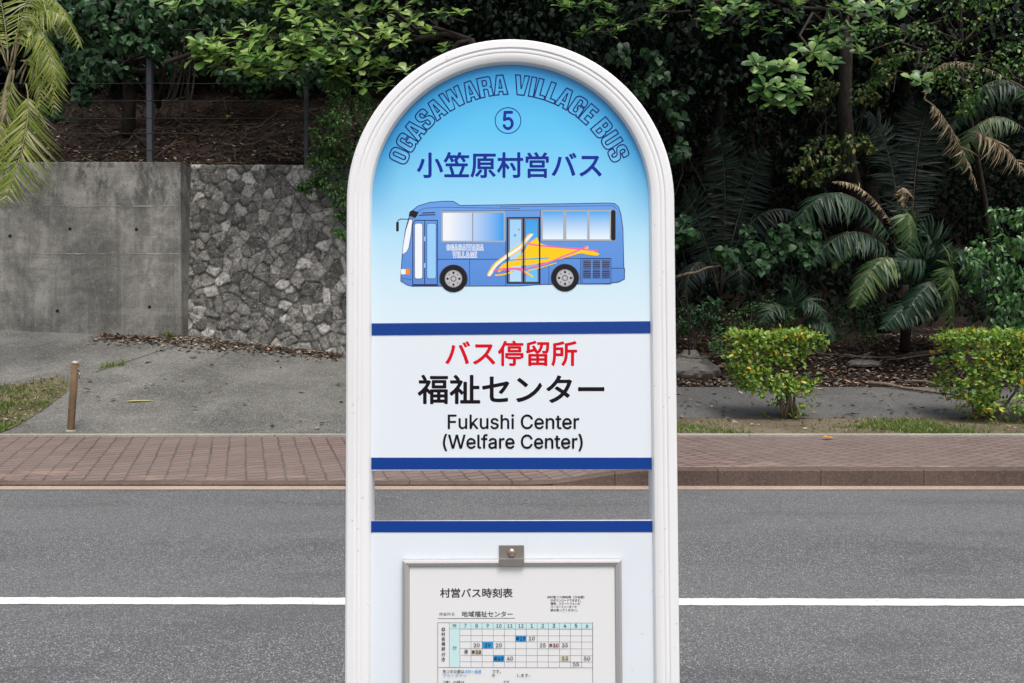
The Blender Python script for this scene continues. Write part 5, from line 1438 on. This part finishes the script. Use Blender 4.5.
# --- arched lettering in outline
def rpoly(pts, n=4):
    o = []
    for i, p in enumerate(pts):
        r = p[2] if len(p) > 2 else 0
        if r <= 0: o.append(p[:2]); continue
        a = pts[i - 1]; c = pts[(i + 1) % len(pts)]
        da = math.hypot(a[0] - p[0], a[1] - p[1]); dc = math.hypot(c[0] - p[0], c[1] - p[1]); q = min(r, da * .5, dc * .5)
        s = (p[0] + (a[0] - p[0]) / da * q, p[1] + (a[1] - p[1]) / da * q); e = (p[0] + (c[0] - p[0]) / dc * q, p[1] + (c[1] - p[1]) / dc * q)
        for k in range(n + 1):
            t = k / n; o.append((s[0] * (1 - t) ** 2 + 2 * p[0] * t * (1 - t) + e[0] * t * t, s[1] * (1 - t) ** 2 + 2 * p[1] * t * (1 - t) + e[1] * t * t))
    return o
W1, T1 = .60, .215
IMP = {
 'O': (W1, [[(0, 0, .28), (W1, 0, .28), (W1, 1, .28), (0, 1, .28)], [(T1, .17, .1), (W1 - T1, .17, .1), (W1 - T1, .83, .1), (T1, .83, .1)]]),
 'G': (W1, [[(W1, .62), (W1 - T1, .62), (W1 - T1, .84, .08), (T1, .84, .08), (T1, .16, .08), (W1 - T1, .16, .08), (W1 - T1, .38), (.32, .38), (.32, .54), (W1, .54), (W1, 0), (W1 - .11, 0), (W1 - .14, .07), (W1 - .25, -.01, .1), (0, -.01, .26), (0, 1, .28), (W1, 1, .28)]]),
 'A': (.62, [[(0, 0), (.16, 1), (.46, 1), (.62, 0), (.41, 0), (.39, .17), (.23, .17), (.21, 0)], [(.245, .34), (.375, .34), (.31, .80)]]),
 'S': (W1, [[(W1 - .02, .64), (W1 - .02, 1, .28), (0, 1, .28), (0, .53, .2), (.37, .40, .1), (.37, .15, .08), (.215, .15, .08), (.215, .36), (0, .36), (0, 0, .28), (W1, 0, .28), (W1, .50, .2), (.215, .62, .1), (.215, .85, .08), (.37, .85, .08), (.37, .64)]]),
 'W': (.98, [[(0, 1), (.21, 1), (.28, .42), (.36, 1), (.60, 1), (.69, .42), (.76, 1), (.98, 1), (.86, 0), (.60, 0), (.485, .62), (.37, 0), (.12, 0)]]),
 'R': (.62, [[(0, 0), (0, 1), (.36, 1), (.60, 1, .2), (.60, .50, .12), (.52, .47), (.60, .42, .1), (.60, 0), (.40, 0), (.40, .37, .08), (.215, .40), (.215, 0)], [(.215, .56), (.40, .56, .08), (.40, .84, .08), (.215, .84)]]),
 'V': (.64, [[(0, 1), (.22, 1), (.32, .30), (.42, 1), (.64, 1), (.48, 0), (.16, 0)]]),
 'I': (.225, [[(0, 0), (0, 1), (.225, 1), (.225, 0)]]),
 'L': (.46, [[(0, 0), (0, 1), (.225, 1), (.225, .18), (.46, .18), (.46, 0)]]),
 'E': (.48, [[(0, 0), (0, 1), (.47, 1), (.47, .82), (.225, .82), (.225, .61), (.44, .61), (.44, .43), (.225, .43), (.225, .18), (.48, .18), (.48, 0)]]),
 'B': (.62, [[(0, 0), (0, 1), (.58, 1, .2), (.58, .56, .14), (.51, .52), (.61, .47, .14), (.61, 0, .22)], [(.215, .60), (.37, .60, .06), (.37, .83, .06), (.215, .83)], [(.215, .17), (.39, .17, .06), (.39, .43, .06), (.215, .43)]]),
 'U': (W1, [[(0, 1), (T1, 1), (T1, .17, .08), (W1 - T1, .17, .08), (W1 - T1, 1), (W1, 1), (W1, 0, .28), (0, 0, .28)]]),
}
def arch():
    fl = Flat(-.00012)
    words = 'OGASAWARA VILLAGE BUS'
    gap = .075; sp = .26
    tot = sum(IMP[c][0] + gap if c != ' ' else sp for c in words) - gap
    cu, cv, rb, h = 509.5, 205.4, 111.0, 19.6
    A0 = R(68.2); x = 0
    for c in words:
        if c == ' ': x += sp; continue
        w, rings = IMP[c]
        th = -A0 - R(.6) + 2 * A0 * (x + w / 2) / tot
        kx = 2 * A0 * (rb + h * .5) / tot
        for r in rings:
            pts = []
            for a, b in rpoly(r):
                lx = (a - w / 2) * kx; ly = rb + b * h
                pts.append((cu + ly * math.sin(th) + lx * math.cos(th), cv - ly * math.cos(th) + lx * math.sin(th)))
            fl.line(pts, 1.25, 0, True, .000001)
        x += w + gap
    fl.build('arched_lettering', [M['ink_navy']], PANEL)
arch()
fl = Flat(-.00012)
fl.poly(circ(508, 120.5, 13.3, 40), 0, [circ(508, 120.5, 12.4, 40)])
latin(fl, '5', 502.2, 514.2, 129.3, 0, 0, 1.0, 1.16)
fl.build('route_number', [M['ink_blue']], PANEL)
fl = Flat(-.00012); text(fl, '小笠原村営バス', 416.8, 152, 601.8, 178, 0, 1.1)
fl.build('blue_lettering', [M['ink_blue']], PANEL)
fl = Flat(-.00012); text(fl, 'バス停留所', 445.2, 340.5, 577.2, 366.2, 0, 1.1)
fl.build('red_lettering', [M['ink_red']], PANEL)
fl = Flat(-.00012); text(fl, '福祉センター', 417.6, 374.6, 604.4, 404.2, 0, 1.3)
latin(fl, 'Fukushi Center', 447.2, 578.6, 428.8, 0, 0, .62, 1.02)
latin(fl, '(Welfare Center)', 441.6, 584.0, 448.4, 0, 0, .62, 1.02)
fl.build('black_lettering', [M['ink_black']], PANEL)

# --- the bus picture
def grad(name, c0, c1, axis, p0, p1):
    """printed two-tone gradient across a window of the picture"""
    x = N(name); tc = x.n('TexCoord'); sp = x.n('SeparateXYZ'); x.l(tc.outputs['Object'], sp.inputs[0])
    mr = x.n('MapRange'); mr.inputs[1].default_value = p0; mr.inputs[2].default_value = p1
    x.l(sp.outputs[axis], mr.inputs[0])
    x.col(x.ramp(mr.outputs[0], [(0, c0), (1, c1)])).rough(.35); return x.m
def bus():
    A = lambda x, y: (390 + x / 6.508, 195 + y / 6.508)
    B = lambda x, y: (500 + x / 6.508, 195 + y / 6.508)
    C2 = lambda x, y: (380 + x / 3.793, 190 + y / 3.793)
    fl = Flat(-.00012)
    mats = []; idx = {}
    def col(n, c):
        mats.append(c if not isinstance(c, tuple) else plain('print_' + n, lin(*c), .4)); idx[n] = len(mats) - 1
    for n, c in dict(body=(96, 140, 216), lower=(88, 128, 208), navy=(38, 45, 100), black=(14, 12, 16), dark=(58, 56, 74), grey=(168, 172, 178), white=(238, 243, 247), pale=(150, 205, 245), yellow=(255, 204, 0), pink=(240, 105, 165), orange=(245, 140, 30), blue=(60, 160, 225), rim=(186, 186, 190), hub=(120, 120, 124), post=(105, 115, 140)).items(): col(n, c)
    col('w1', grad('print_window_front', lin(238, 243, 247), lin(40, 155, 235), 'X', S(*A(380, 0))[0], S(*A(735, 0))[0]))
    col('w2', grad('print_window_rear', lin(228, 242, 250), lin(70, 165, 235), 'Z', S(*B(0, 285))[1], S(*B(0, 110))[1]))
    col('d1', grad('print_door_left', lin(180, 220, 246), lin(160, 208, 244), 'Z', S(*B(0, 565))[1], S(*B(0, 150))[1]))
    col('d2', grad('print_door_right', lin(110, 195, 245), lin(45, 155, 232), 'Z', S(*B(0, 565))[1], S(*B(0, 150))[1]))
    col('bodyg', grad('print_bus_side', lin(84, 138, 214), lin(100, 156, 226), 'Z', S(*B(0, 575))[1], S(*B(0, 60))[1]))
    I = idx
    out = [A(70, 560), A(72, 500), A(80, 385), A(100, 230), A(122, 150), A(140, 105), A(185, 70), A(260, 48), A(340, 41), A(412, 41), A(430, 52), A(455, 68), A(846, 62), B(700, 52), B(745, 55), B(770, 75), B(787, 125), B(800, 220), B(806, 470), B(811, 480), B(810, 548), B(770, 568), B(690, 577), B(250, 583), A(846, 592), A(140, 594), A(110, 585)]
    fl.poly(out, I['bodyg']); fl.line(out, .75, I['navy'], True)
    fl.line([A(175, 112), A(225, 86), A(340, 80), A(846, 88)], .45, I['navy']); fl.line([B(0, 77), B(735, 70), B(760, 90)], .45, I['navy'])
    fl.line([A(340, 104), A(846, 100)], .35, I['navy']); fl.line([B(30, 100), B(265, 98)], .35, I['navy'])
    ws = [A(127, 152), A(148, 152), A(136, 260), A(122, 345), A(108, 372), A(80, 387), A(86, 320), A(102, 230)]
    fl.poly(ws, I['white']); fl.line(ws, .5, I['navy'], True)
    fl.poly([A(122, 138), A(128, 108), A(145, 98), A(186, 112), A(178, 132), A(162, 152), A(146, 142)], I['black'])
    fl.line([A(146, 158), A(70, 156), A(52, 166), A(48, 185)], .75, I['black']); fl.poly(rrect(*A(40, 175), *A(57, 237), .8), I['black'])
    for a, b in (((208, 118), (295, 114)), ((188, 132), (295, 128))): fl.line([A(*a), A(*b)], 1.1, I['navy'])
    fl.poly(rect(*A(72, 482), *A(101, 516)), I['white']); fl.poly(rrect(*A(101, 478), *A(128, 517), 1.2), I['orange'])
    fl.line([A(70, 540), A(140, 552)], .4, I['navy'])
    # front doors
    dr = [A(148, 588), A(148, 190), A(165, 165), A(308, 165), A(308, 588)]
    fl.line(dr, .9, I['navy'], True); fl.line([A(226, 168), A(226, 586)], .9, I['navy'])
    fl.line([A(145, 584), A(310, 584)], 1.3, I['navy'])
    for x0, x1, c in ((160, 212, 'white'), (240, 300, 'pale')):
        q = rrect(*A(x0, 184), *A(x1, 545), 2.2); fl.poly(q, I[c]); fl.line(q, .5, I['navy'], True)
    for y in (285, 458): fl.line([A(226, y - 15), A(226, y + 15)], 1.2, I['pale'])
    # front side window
    fl.poly(rrect(*A(333, 105), *A(750, 308), 1.6), I['grey']); fl.poly(rrect(*A(344, 116), *A(740, 298), 1.0), I['w1'])
    fl.line([A(538, 112), A(538, 300)], 1.3, I['grey']); fl.line([A(538, 114), A(538, 300)], .35, I['post'])
    # lettering on the flank
    for s_, r in (('OGASAWARA', (369, 322, 608, 360)), ('VILLAGE', (408, 370, 565, 408))):
        a = A(r[0], r[1]); b = A(r[2], r[3]); tot = sum(IMP[c][0] + .16 for c in s_) - .16; x = 0
        for c in s_:
            w, rings = IMP[c]
            for q in rings:
                fl.line([(a[0] + (x + p[0]) / tot * (b[0] - a[0]), b[1] - p[1] * (b[1] - a[1])) for p in rpoly(q, 2)], .55, I['white'], True, .000002)
            x += w + .16
    # panel lines
    for p in ([A(310, 418), A(740, 418)], [A(518, 418), A(518, 588)], [A(752, 300), A(752, 590)], [B(262, 98), B(262, 583)], [B(265, 412), B(720, 412)], [B(318, 412), B(318, 582)], [B(524, 412), B(524, 580)], [B(722, 412), B(722, 575)], [B(722, 476), B(808, 476)]):
        fl.line(p, .45, I['navy'])
    # rear side windows
    fl.poly(rrect(*B(268, 97), *B(752, 299), 1.5), I['grey']); fl.poly(rrect(*B(722, 97), *B(752, 297), 2.2), I['black'])
    for x0, x1 in ((279, 411), (431, 567), (583, 714)): fl.poly(rect(*B(x0, 108), *B(x1, 288)), I['w2'])
    # middle doors
    fl.poly(rect(*B(46, 144), *B(262, 576)), I['navy']); fl.poly(rect(*B(52, 150), *B(148, 570)), I['post']); fl.poly(rect(*B(158, 150), *B(252, 570)), I['post'])
    fl.poly(rect(*B(64, 160), *B(138, 563)), I['d1']); fl.poly(rect(*B(168, 160), *B(244, 563)), I['d2'])
    for c in ((512, 172, 1.25), (527, 150, .9)): fl.poly(circ(*C2(c[0], c[1]), c[2], 12), I['blue'])
    # yellow swoosh in the shape of a leaping dolphin, with white, pink and blue ribbons
    def cv(pts, n=6):
        P_ = [C2(*p) for p in pts]; o = []
        for i in range(len(P_) - 1):
            p0 = P_[max(i - 1, 0)]; p1 = P_[i]; p2 = P_[i + 1]; p3 = P_[min(i + 2, len(P_) - 1)]
            for k in range(n):
                t = k / n; o.append(tuple(.5 * (2 * p1[j] + (p2[j] - p0[j]) * t + (2 * p0[j] - 5 * p1[j] + 4 * p2[j] - p3[j]) * t * t + (3 * p1[j] - p0[j] - 3 * p2[j] + p3[j]) * t ** 3) for j in (0, 1)))
        return o + [P_[-1]]
    fl.poly(cv([(598, 178), (606, 200), (640, 211), (700, 219), (740, 224), (790, 228), (829, 240), (824, 249), (790, 246), (760, 241), (720, 252), (668, 266), (610, 278), (560, 285), (505, 290), (470, 302), (448, 312), (455, 292), (480, 270), (520, 256), (545, 232), (566, 202), (598, 178)]), I['yellow'])
    fl.poly(cv([(583, 166), (566, 166), (552, 180), (530, 205), (480, 242), (440, 272), (422, 292), (406, 322), (420, 326), (436, 300), (450, 284), (484, 258), (535, 228), (560, 196), (583, 166)]), I['yellow'])
    fl.poly(cv([(583, 167), (568, 170), (555, 184), (532, 210), (482, 246), (446, 274), (428, 294), (410, 322), (420, 324), (434, 300), (452, 280), (486, 254), (530, 224), (556, 194), (583, 167)]), I['white'])
    fl.poly(cv([(760, 226), (775, 222), (786, 212), (790, 220), (784, 230), (770, 236), (760, 226)]), I['yellow'])
    for pts, w, c in (([(560, 196), (572, 206), (640, 214), (740, 222), (780, 226), (826, 231)], 1.5, 'pink'), ([(430, 306), (478, 298), (560, 296), (640, 274), (700, 250), (745, 232), (784, 214)], 1.5, 'pink'),
                      ([(470, 306), (500, 300), (526, 302), (548, 314), (574, 326)], 1.6, 'pink'), ([(455, 284), (490, 268), (540, 263), (604, 260), (640, 258)], 1.2, 'blue'), ([(540, 304), (600, 292), (660, 272), (700, 260)], 1.1, 'blue'),
                      ([(436, 324), (470, 320), (500, 310), (510, 306)], 1.5, 'yellow'), ([(540, 302), (556, 314), (580, 330)], 1.7, 'yellow'), ([(560, 306), (610, 294), (670, 276)], 1.0, 'yellow')):
        fl.line(cv(pts), w, I[c])
    for p in ([B(48, 146), B(48, 576)], [B(153, 146), B(153, 576)], [B(258, 146), B(258, 576)]): fl.line(p, 1.5, I['black'])
    fl.line([B(46, 572), B(262, 572)], 1.2, I['black']); fl.line([B(46, 148), B(262, 146)], 1.0, I['black'])
    for x in (143, 163): fl.line([B(x, 150), B(x, 570)], .6, I['post'])
    # grille
    q = rect(*B(535, 415), *B(722, 580)); fl.line(q, .4, I['navy'], True)
    for x0, x1 in ((542, 592), (604, 652), (664, 714)):
        for y0, y1 in ((425, 477), (485, 540)):
            fl.poly(rect(*B(x0, y0), *B(x1, y1)), I['dark'])
            for k in range(4): y = y0 + (k + .5) * (y1 - y0) / 4; fl.line([B(x0, y), B(x1, y)], .55, I['lower'])
    # wheels
    for c in (A(413, 545), B(423, 540)):
        fl.poly([(c[0] + 14.2 * math.cos(R(a)), c[1] - 14.2 * math.sin(R(a))) for a in range(-24, 205, 9)], I['dark'])
        fl.poly(circ(*c, 13.5, 36), I['black']); fl.poly(circ(*c, 8.6, 30), I['rim']); fl.line(circ(*c, 7.9, 30), .4, I['hub'], True)
        for k in range(8): fl.poly(circ(c[0] + 5.9 * math.cos(k * math.pi / 4), c[1] + 5.9 * math.sin(k * math.pi / 4), .85 if k % 2 else 1.25, 10), I['black' if k % 2 == 0 else 'hub'], step=.000002)
        fl.poly(circ(*c, 3.2, 20), I['hub']); fl.poly(circ(*c, 1.9, 16), I['rim'])
    fl.build('bus_picture', mats, PANEL)
bus()

# --- timetable in its aluminium frame
TB = empty('timetable_board', (0, 0, 0), None, None); TB.parent = SIGN
M['paper'] = plain('timetable_paper', lin(226, 227, 226), .45)
def board():
    x0, z1 = S(402.6, 560.3, -.008); x1, _ = S(621.6, 560.3, -.008); z0 = z1 - .435; fw = .0102
    fr = MB()
    # mitred snap frame, each side bevelled
    o = [(x0, z0), (x1, z0), (x1, z1), (x0, z1)]
    prof = [(0, -.0008), (0, -.0068), (.0015, -.0085), (.0040, -.0098), (.0046, -.0094), (.0088, -.0082), (fw, -.0062), (fw, -.0008)]
    cs = [(x0, z0, 1, 1), (x1, z0, -1, 1), (x1, z1, -1, -1), (x0, z1, 1, -1)]
    V = [(x + sx * a, y, z + sz * a) for x, z, sx, sz in cs for a, y in prof]; k = len(prof); Fc = []
    for i in range(4):
        j = (i + 1) % 4
        for q in range(k - 1): Fc.append((i * k + q, j * k + q, j * k + q + 1, i * k + q + 1))
    me = mesh('board_frame', V, Fc); bm = bmesh.new(); bm.from_mesh(me); bmesh.ops.recalc_face_normals(bm, faces=bm.faces[:])
    bm.to_mesh(me); bm.free()
    link('board_frame', me, M['alu'], TB)
    slab('paper', [(x0 + .008, z0 + .008), (x1 - .008, z0 + .008), (x1 - .008, z1 - .008), (x0 + .008, z1 - .008)], -.0058, -.0012, M['paper'], TB)
    # clip: a bent steel strap with one pan-head screw
    a, zt = S(499, 545.0); b, zb = S(524.2, 566.4, -.011); zm = S(510, 559, -.011)[1]
    mb = MB(); mb.box(a, b, -.0022, -.0007, zm, zt, 0, .0006); mb.box(a, b, -.0112, -.0021, zm - .0016, zm, 0, .0004); mb.box(a, b, -.0112, -.0099, zb, zm - .0002, 0, .0005)
    mb.build('clip', M['alu_dark'], TB)
    sx, sz = S(511.5, 552.2); mb = MB(); n = 20
    rings = [(.0062, -.0022), (.0060, -.0036), (.0046, -.0052), (.0022, -.0060)]
    for r, y in rings: mb.v += [(sx + r * math.cos(2 * math.pi * q / n), y, sz + r * math.sin(2 * math.pi * q / n)) for q in range(n)]
    for i in range(3): mb.f += [(i * n + q, i * n + (q + 1) % n, (i + 1) * n + (q + 1) % n, (i + 1) * n + q) for q in range(n)]; mb.m += [0] * n
    mb.f.append(tuple(3 * n + q for q in range(n))); mb.m.append(0)
    mb.build('screw', M['screw'], TB, True)
board()
def table():
    E = lambda x, y: (430 + x / 5.389, 575 + y / 5.389)
    fl = Flat(-.0059)
    mats = [plain('timetable_ink', lin(58, 56, 62), .5), plain('timetable_header', lin(196, 226, 226), .5), plain('timetable_blue', lin(40, 150, 215), .5), plain('timetable_beige', lin(214, 210, 190), .5), plain('timetable_red', lin(120, 40, 50), .5), plain('timetable_line', lin(120, 118, 126), .5)]
    K, HD, BL, BE, RD, LN = range(6)
    TX = lambda s, x0, y0, x1, y1, m=K, b=0: text(fl, s, *E(x0, y0), *E(x1, y1), m, b)
    TX('村営バス時刻表', 54, 71, 446, 123, K, .5)
    TX('停留所名', 48, 202, 132, 221)
    TX('地域福祉センター', 170, 195, 446, 227, K, .25)
    fl.line([E(42, 235), E(458, 233)], .55, K)
    for i, s in enumerate(('◎村営バス時刻表（日本語）', 'がダウンロードできます。', '携帯、スマートフォンの', 'バーコードリーダーで', '読み取ってください。')):
        w = (200, 164, 158, 140, 146)[i]; TX(s, 632 if i == 0 else 650, 112 + i * 17.5, (632 if i == 0 else 650) + w, 127 + i * 17.5, K, .12)
    X = [104, 161, 221, 281, 341, 401, 461, 519, 578, 638, 698, 757, 817, 876]; Y = [257, 290, 326, 359, 396, 432, 467, 498]
    fl.poly(rect(*E(104, 257), *E(876, 290)), HD); fl.poly(rect(*E(104, 290), *E(161, 497)), HD)
    for x0, y0, x1, y1, c in ((460, 326, 518, 359, BL), (282, 359, 340, 395, BL), (342, 432, 400, 466, BL), (222, 396, 280, 431, BE), (699, 432, 756, 466, BE)): fl.poly(rect(*E(x0, y0), *E(x1, y1)), c)
    for y in Y: fl.line([E(42 if y in (257, 498) else 104 if y == 290 else 161, y), E(877, y + 2)], .42 if y in (257, 498) else .3, LN)
    for x in X: fl.line([E(x, 257), E(x, 498)], .32, LN)
    for x in (42, 877): fl.line([E(x, 255), E(x, 900)], .5, LN)
    fl.line([E(42, 900), E(877, 902)], .5, LN)
    TX('時', 123, 263, 143, 284)
    for i, s in enumerate(('7', '8', '9', '10', '11', '12', '1', '2', '3', '4', '5', '6')):
        cx = (X[i + 1] + X[i + 2]) / 2; w = 7.5 if len(s) == 1 else 15
        a, b = E(cx - w, 284); latin(fl, s, a, E(cx + w, 0)[0], E(0, 283)[1], 0, K, .12)
    for i, s in enumerate('◎村役場前行き'):
        y = 283 + i * 26 + (6 if i > 4 else 0); TX(s, 62, y, 82, y + 20, K, .15)
    TX('分', 122, 382, 144, 403)
    def cell(i, j, s, c=K, pre=False):
        cx = (X[i] + X[i + 1]) / 2; y = Y[j + 1] - 7; w = 17
        if pre:
            TX('※', cx - 27, y - 20, cx - 8, y - 1, c, .2); latin(fl, s, E(cx - 6, 0)[0], E(cx + 25, 0)[0], E(0, y)[1], 0, c, .3)
        else: latin(fl, s, E(cx - w, 0)[0], E(cx + w, 0)[0], E(0, y)[1], 0, c, .15)
    cell(6, 2, '19', K, True); cell(7, 2, '10')
    cell(2, 3, '20'); cell(3, 3, '29'); cell(4, 3, '20'); cell(8, 3, '25'); cell(9, 3, '30', RD, True); cell(10, 3, '35')
    TX('通', 184, 402, 204, 422, K, .15); cell(2, 4, '38', K, True)
    cell(4, 5, '49', K, True); cell(5, 5, '40'); cell(10, 5, '53'); cell(12, 5, '50'); cell(11, 6, '55')
    TX('色つきの便は', 68, 510, 184, 529, K, .1); TX('大村〜扇浦', 186, 511, 276, 528, BL, .1); TX('です。', 336, 511, 382, 529, K, .1)
    TX('ブルーライン', 70, 533, 198, 548, BL, .1); TX('は', 335, 532, 350, 547, K, .1); TX('します。', 470, 532, 540, 549, K, .1)
    TX('（通）の時は', 72, 569, 186, 588, K, .1); TX('です。', 395, 569, 434, 587, K, .1)
    fl.build('timetable_lettering', mats, TB)
table()
